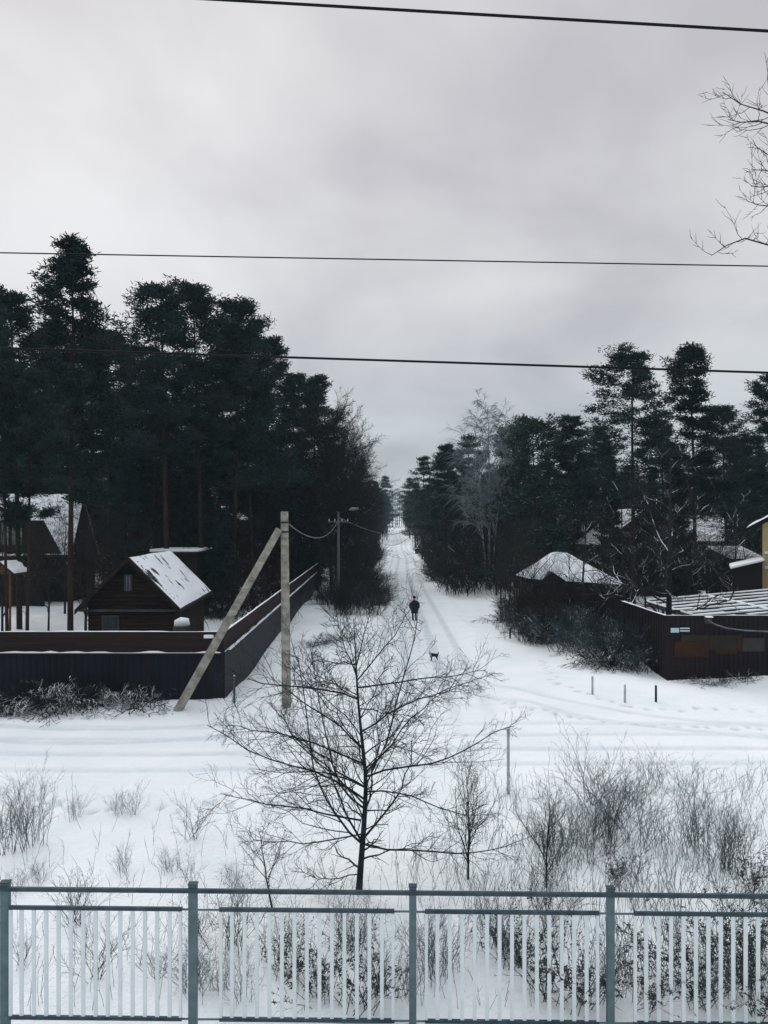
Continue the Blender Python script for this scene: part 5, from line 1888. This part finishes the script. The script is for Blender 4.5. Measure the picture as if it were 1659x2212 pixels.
# near tree outside the right edge whose branch tips reach into the sky
def reach_parts():
    rng = np.random.RandomState(301)
    d = 13.0
    H = 13.5
    bx = X(1860, d)
    b0 = g1(bx, d)
    u = np.linspace(0, 1, 10)
    TP = np.stack([bx + .1 * np.sin(u * 4), d + 0 * u, b0 + H * u], -1)[None]
    TR = (.16 * (1 - .85 * u))[None]
    tr = Geo().tubes(TP, TR, 8)
    tips = [[(1860, 640), (1760, 560), (1680, 535), (1610, 515), (1570, 530), (1537, 552)],
            [(1860, 330), (1760, 300), (1690, 275), (1640, 262), (1600, 264), (1572, 258)],
            [(1860, 300), (1760, 275), (1700, 262), (1650, 240), (1600, 225), (1560, 198)],
            [(1860, 480), (1770, 430), (1700, 410), (1670, 402), (1640, 404), (1622, 402)],
            [(1860, 430), (1780, 400), (1720, 385), (1680, 372), (1650, 368), (1622, 366)],
            [(1860, 520), (1770, 470), (1700, 448), (1670, 446), (1640, 443), (1618, 436)],
            [(1860, 420), (1790, 380), (1740, 355), (1690, 345), (1660, 335), (1636, 318)]]
    L = np.array([[P3(px, py, d + (i - 3) * .25 * j / 5) for j, (px, py) in enumerate(t_)] for i, t_ in enumerate(tips)])
    LR = np.full((len(tips), 6), .022) * np.linspace(1, .22, 6)[None]
    br = Geo().tubes(L, LR, 5)
    s, _, _ = samp(TP, TR, np.array([[.5, .62, .7, .78, .86, .93]]))
    B, BR = kids(L, LR, rng, 8, .45, 1, (25, 75), .28, 5, .35, .06, .6, taper=.5, rmin=.005)
    br.tubes(B, BR, 3)
    B2, BR2 = kids(B, BR, rng, 4, .2, 1, (25, 55), .45, 4, .15, .05, .7, taper=.3, rmin=.005)
    br.tubes(B2, BR2, 3)
    X1, XR1 = kids(TP, TR, rng, 14, .3, .98, (40, 70), .25, 6, .2, .05, .5, taper=.4)
    keep = X1[:, -1, 0] > bx - .3
    br.tubes(X1[keep], XR1[keep], 4)
    return tr, br


t = thing('bare_tree', 'near bare tree mostly outside the right edge, only its branch tips in the sky', 'bare tree')
a, b = reach_parts()
a.build('trunk', M['saptwig'], t)
b.build('branches', M['saptwig'], t)

# ------------------------------------------------------------------ prototypes go
for o in protos:
    for ch in list(o.children):
        for g_ in list(ch.children):
            bpy.data.objects.remove(g_)
        bpy.data.objects.remove(ch)
    bpy.data.objects.remove(o)

# ------------------------------------------------------------------ air
hb = MB().box(-640, 640, -60, 1170, -1.5, 34)
haze = hb.build('haze', bpy.data.materials.new('haze'))
hm = haze.data.materials[0]
hm.use_nodes = True
hm.node_tree.nodes.remove(hm.node_tree.nodes['Principled BSDF'])
pv = hm.node_tree.nodes.new('ShaderNodeVolumePrincipled')
pv.inputs['Color'].default_value = (.62, .84, .97, 1)
pv.inputs['Density'].default_value = .00021
pv.inputs['Anisotropy'].default_value = 0.2
hm.node_tree.links.new(pv.outputs[0], hm.node_tree.nodes['Material Output'].inputs['Volume'])
haze.display_type = 'WIRE'
tag(haze, kind='stuff')
haze['label'] = 'thin bluish winter haze over the far lane'
haze['category'] = 'haze'

# ------------------------------------------------------------------ sky and light
w = bpy.data.worlds.new('World')
bpy.context.scene.world = w
w.use_nodes = True
nt = w.node_tree
bg = nt.nodes['Background']
SUN_EL, SUN_AZ = math.radians(38), math.radians(-25)
sky = N(nt, 'ShaderNodeTexSky', sky_type='NISHITA')
sky.sun_disc = False
sky.sun_elevation = SUN_EL
sky.sun_rotation = SUN_AZ
tc = N(nt, 'ShaderNodeTexCoord')
sp = N(nt, 'ShaderNodeSeparateXYZ')
nt.links.new(tc.outputs['Generated'], sp.inputs[0])
zz = mul(nt, sp.outputs[2], 0.0, 'MAXIMUM')
# cloud sheet seen in perspective: direction projected onto a plane overhead
den = mul(nt, zz, .42, 'ADD')
cx = mul(nt, sp.outputs[0], den, 'DIVIDE')
cy = mul(nt, sp.outputs[1], den, 'DIVIDE')
cb = N(nt, 'ShaderNodeCombineXYZ')
nt.links.new(cx, cb.inputs[0])
nt.links.new(cy, cb.inputs[1])
cn = N(nt, 'ShaderNodeTexNoise')
cn.inputs['Scale'].default_value = 2.1
cn.inputs['Detail'].default_value = 5
cn.inputs['Roughness'].default_value = .48
cn.inputs['Distortion'].default_value = .25
nt.links.new(cb.outputs[0], cn.inputs['Vector'])
cloud = mixc(nt, ramp(nt, cn.outputs['Fac'], .40, .62), (.555, .550, .575), (.745, .747, .753))
# a thin bright patch in the sheet, upper left
b0 = Vector((-.36, 1.0, .43)).normalized()
vd = N(nt, 'ShaderNodeVectorMath', operation='DOT_PRODUCT')
nt.links.new(tc.outputs['Generated'], vd.inputs[0])
vd.inputs[1].default_value = b0
glow = ramp(nt, vd.outputs['Value'], .955, 1.0, 0, .95)
cloud = mixc(nt, mul(nt, glow, ramp(nt, cn.outputs['Fac'], .35, .62, .45, 1.0)), cloud, (.84, .85, .86))
# overcast sky: duller and bluer low down, brightest overhead
low = mixc(nt, ramp(nt, zz, 0.0, .30), (.66, .75, .80), (1.0, .99, 1.0))
mm = N(nt, 'ShaderNodeMix', data_type='RGBA', blend_type='MULTIPLY')
mm.inputs[0].default_value = 1
nt.links.new(cloud, mm.inputs[6])
nt.links.new(low, mm.inputs[7])
hi = ramp(nt, zz, .56, 1.0, 1.0, 2.1)
sc = N(nt, 'ShaderNodeVectorMath', operation='SCALE')
tint = N(nt, 'ShaderNodeMix', data_type='RGBA', blend_type='MULTIPLY')
tint.inputs[0].default_value = 1
nt.links.new(mm.outputs[2], tint.inputs[6])
nt.links.new(mixc(nt, ramp(nt, zz, .56, .9), (1, 1, 1), (.88, 1.0, 1.05)), tint.inputs[7])
nt.links.new(tint.outputs[2], sc.inputs[0])
nt.links.new(hi, sc.inputs['Scale'])
# the clear sky above the sheet adds a little of its own light
sc2 = N(nt, 'ShaderNodeVectorMath', operation='SCALE')
nt.links.new(sc.outputs[0], sc2.inputs[0])
sc2.inputs['Scale'].default_value = 10.0
blend = mixc(nt, .94, sky.outputs[0], sc2.outputs[0])
nt.links.new(blend, bg.inputs['Color'])
bg.inputs['Strength'].default_value = .10
# the deep sheet overhead lets through a slightly cyan light

sun = bpy.data.lights.new('sun', 'SUN')
sun.energy = 1.5
sun.angle = math.radians(35)
sun.color = (1.0, .97, .94)
so = bpy.data.objects.new('sun', sun)
C.objects.link(so)
dirv = Vector((math.sin(SUN_AZ) * math.cos(SUN_EL), math.cos(SUN_AZ) * math.cos(SUN_EL), math.sin(SUN_EL)))
so.rotation_euler = (-dirv).to_track_quat('-Z', 'Y').to_euler()

# ------------------------------------------------------------------ camera
cam = bpy.data.cameras.new('camera')
cam.sensor_fit = 'HORIZONTAL'
cam.sensor_width = 36
cam.lens = 36
cam.shift_y = -(1106.0 - HZ) / F
cam.clip_end = 5000
cam.clip_start = .1
co = bpy.data.objects.new('camera', cam)
C.objects.link(co)
co.location = (0, 0, CAMH)
co.rotation_euler = (math.radians(90), 0, 0)
S = bpy.context.scene
S.camera = co
S.view_settings.view_transform = 'Standard'
S.view_settings.look = 'None'
S.view_settings.gamma = 1
S.view_settings.exposure = 0
S.render.engine = 'CYCLES'
S.cycles.max_bounces = 6
S.cycles.diffuse_bounces = 3
S.cycles.volume_bounces = 1
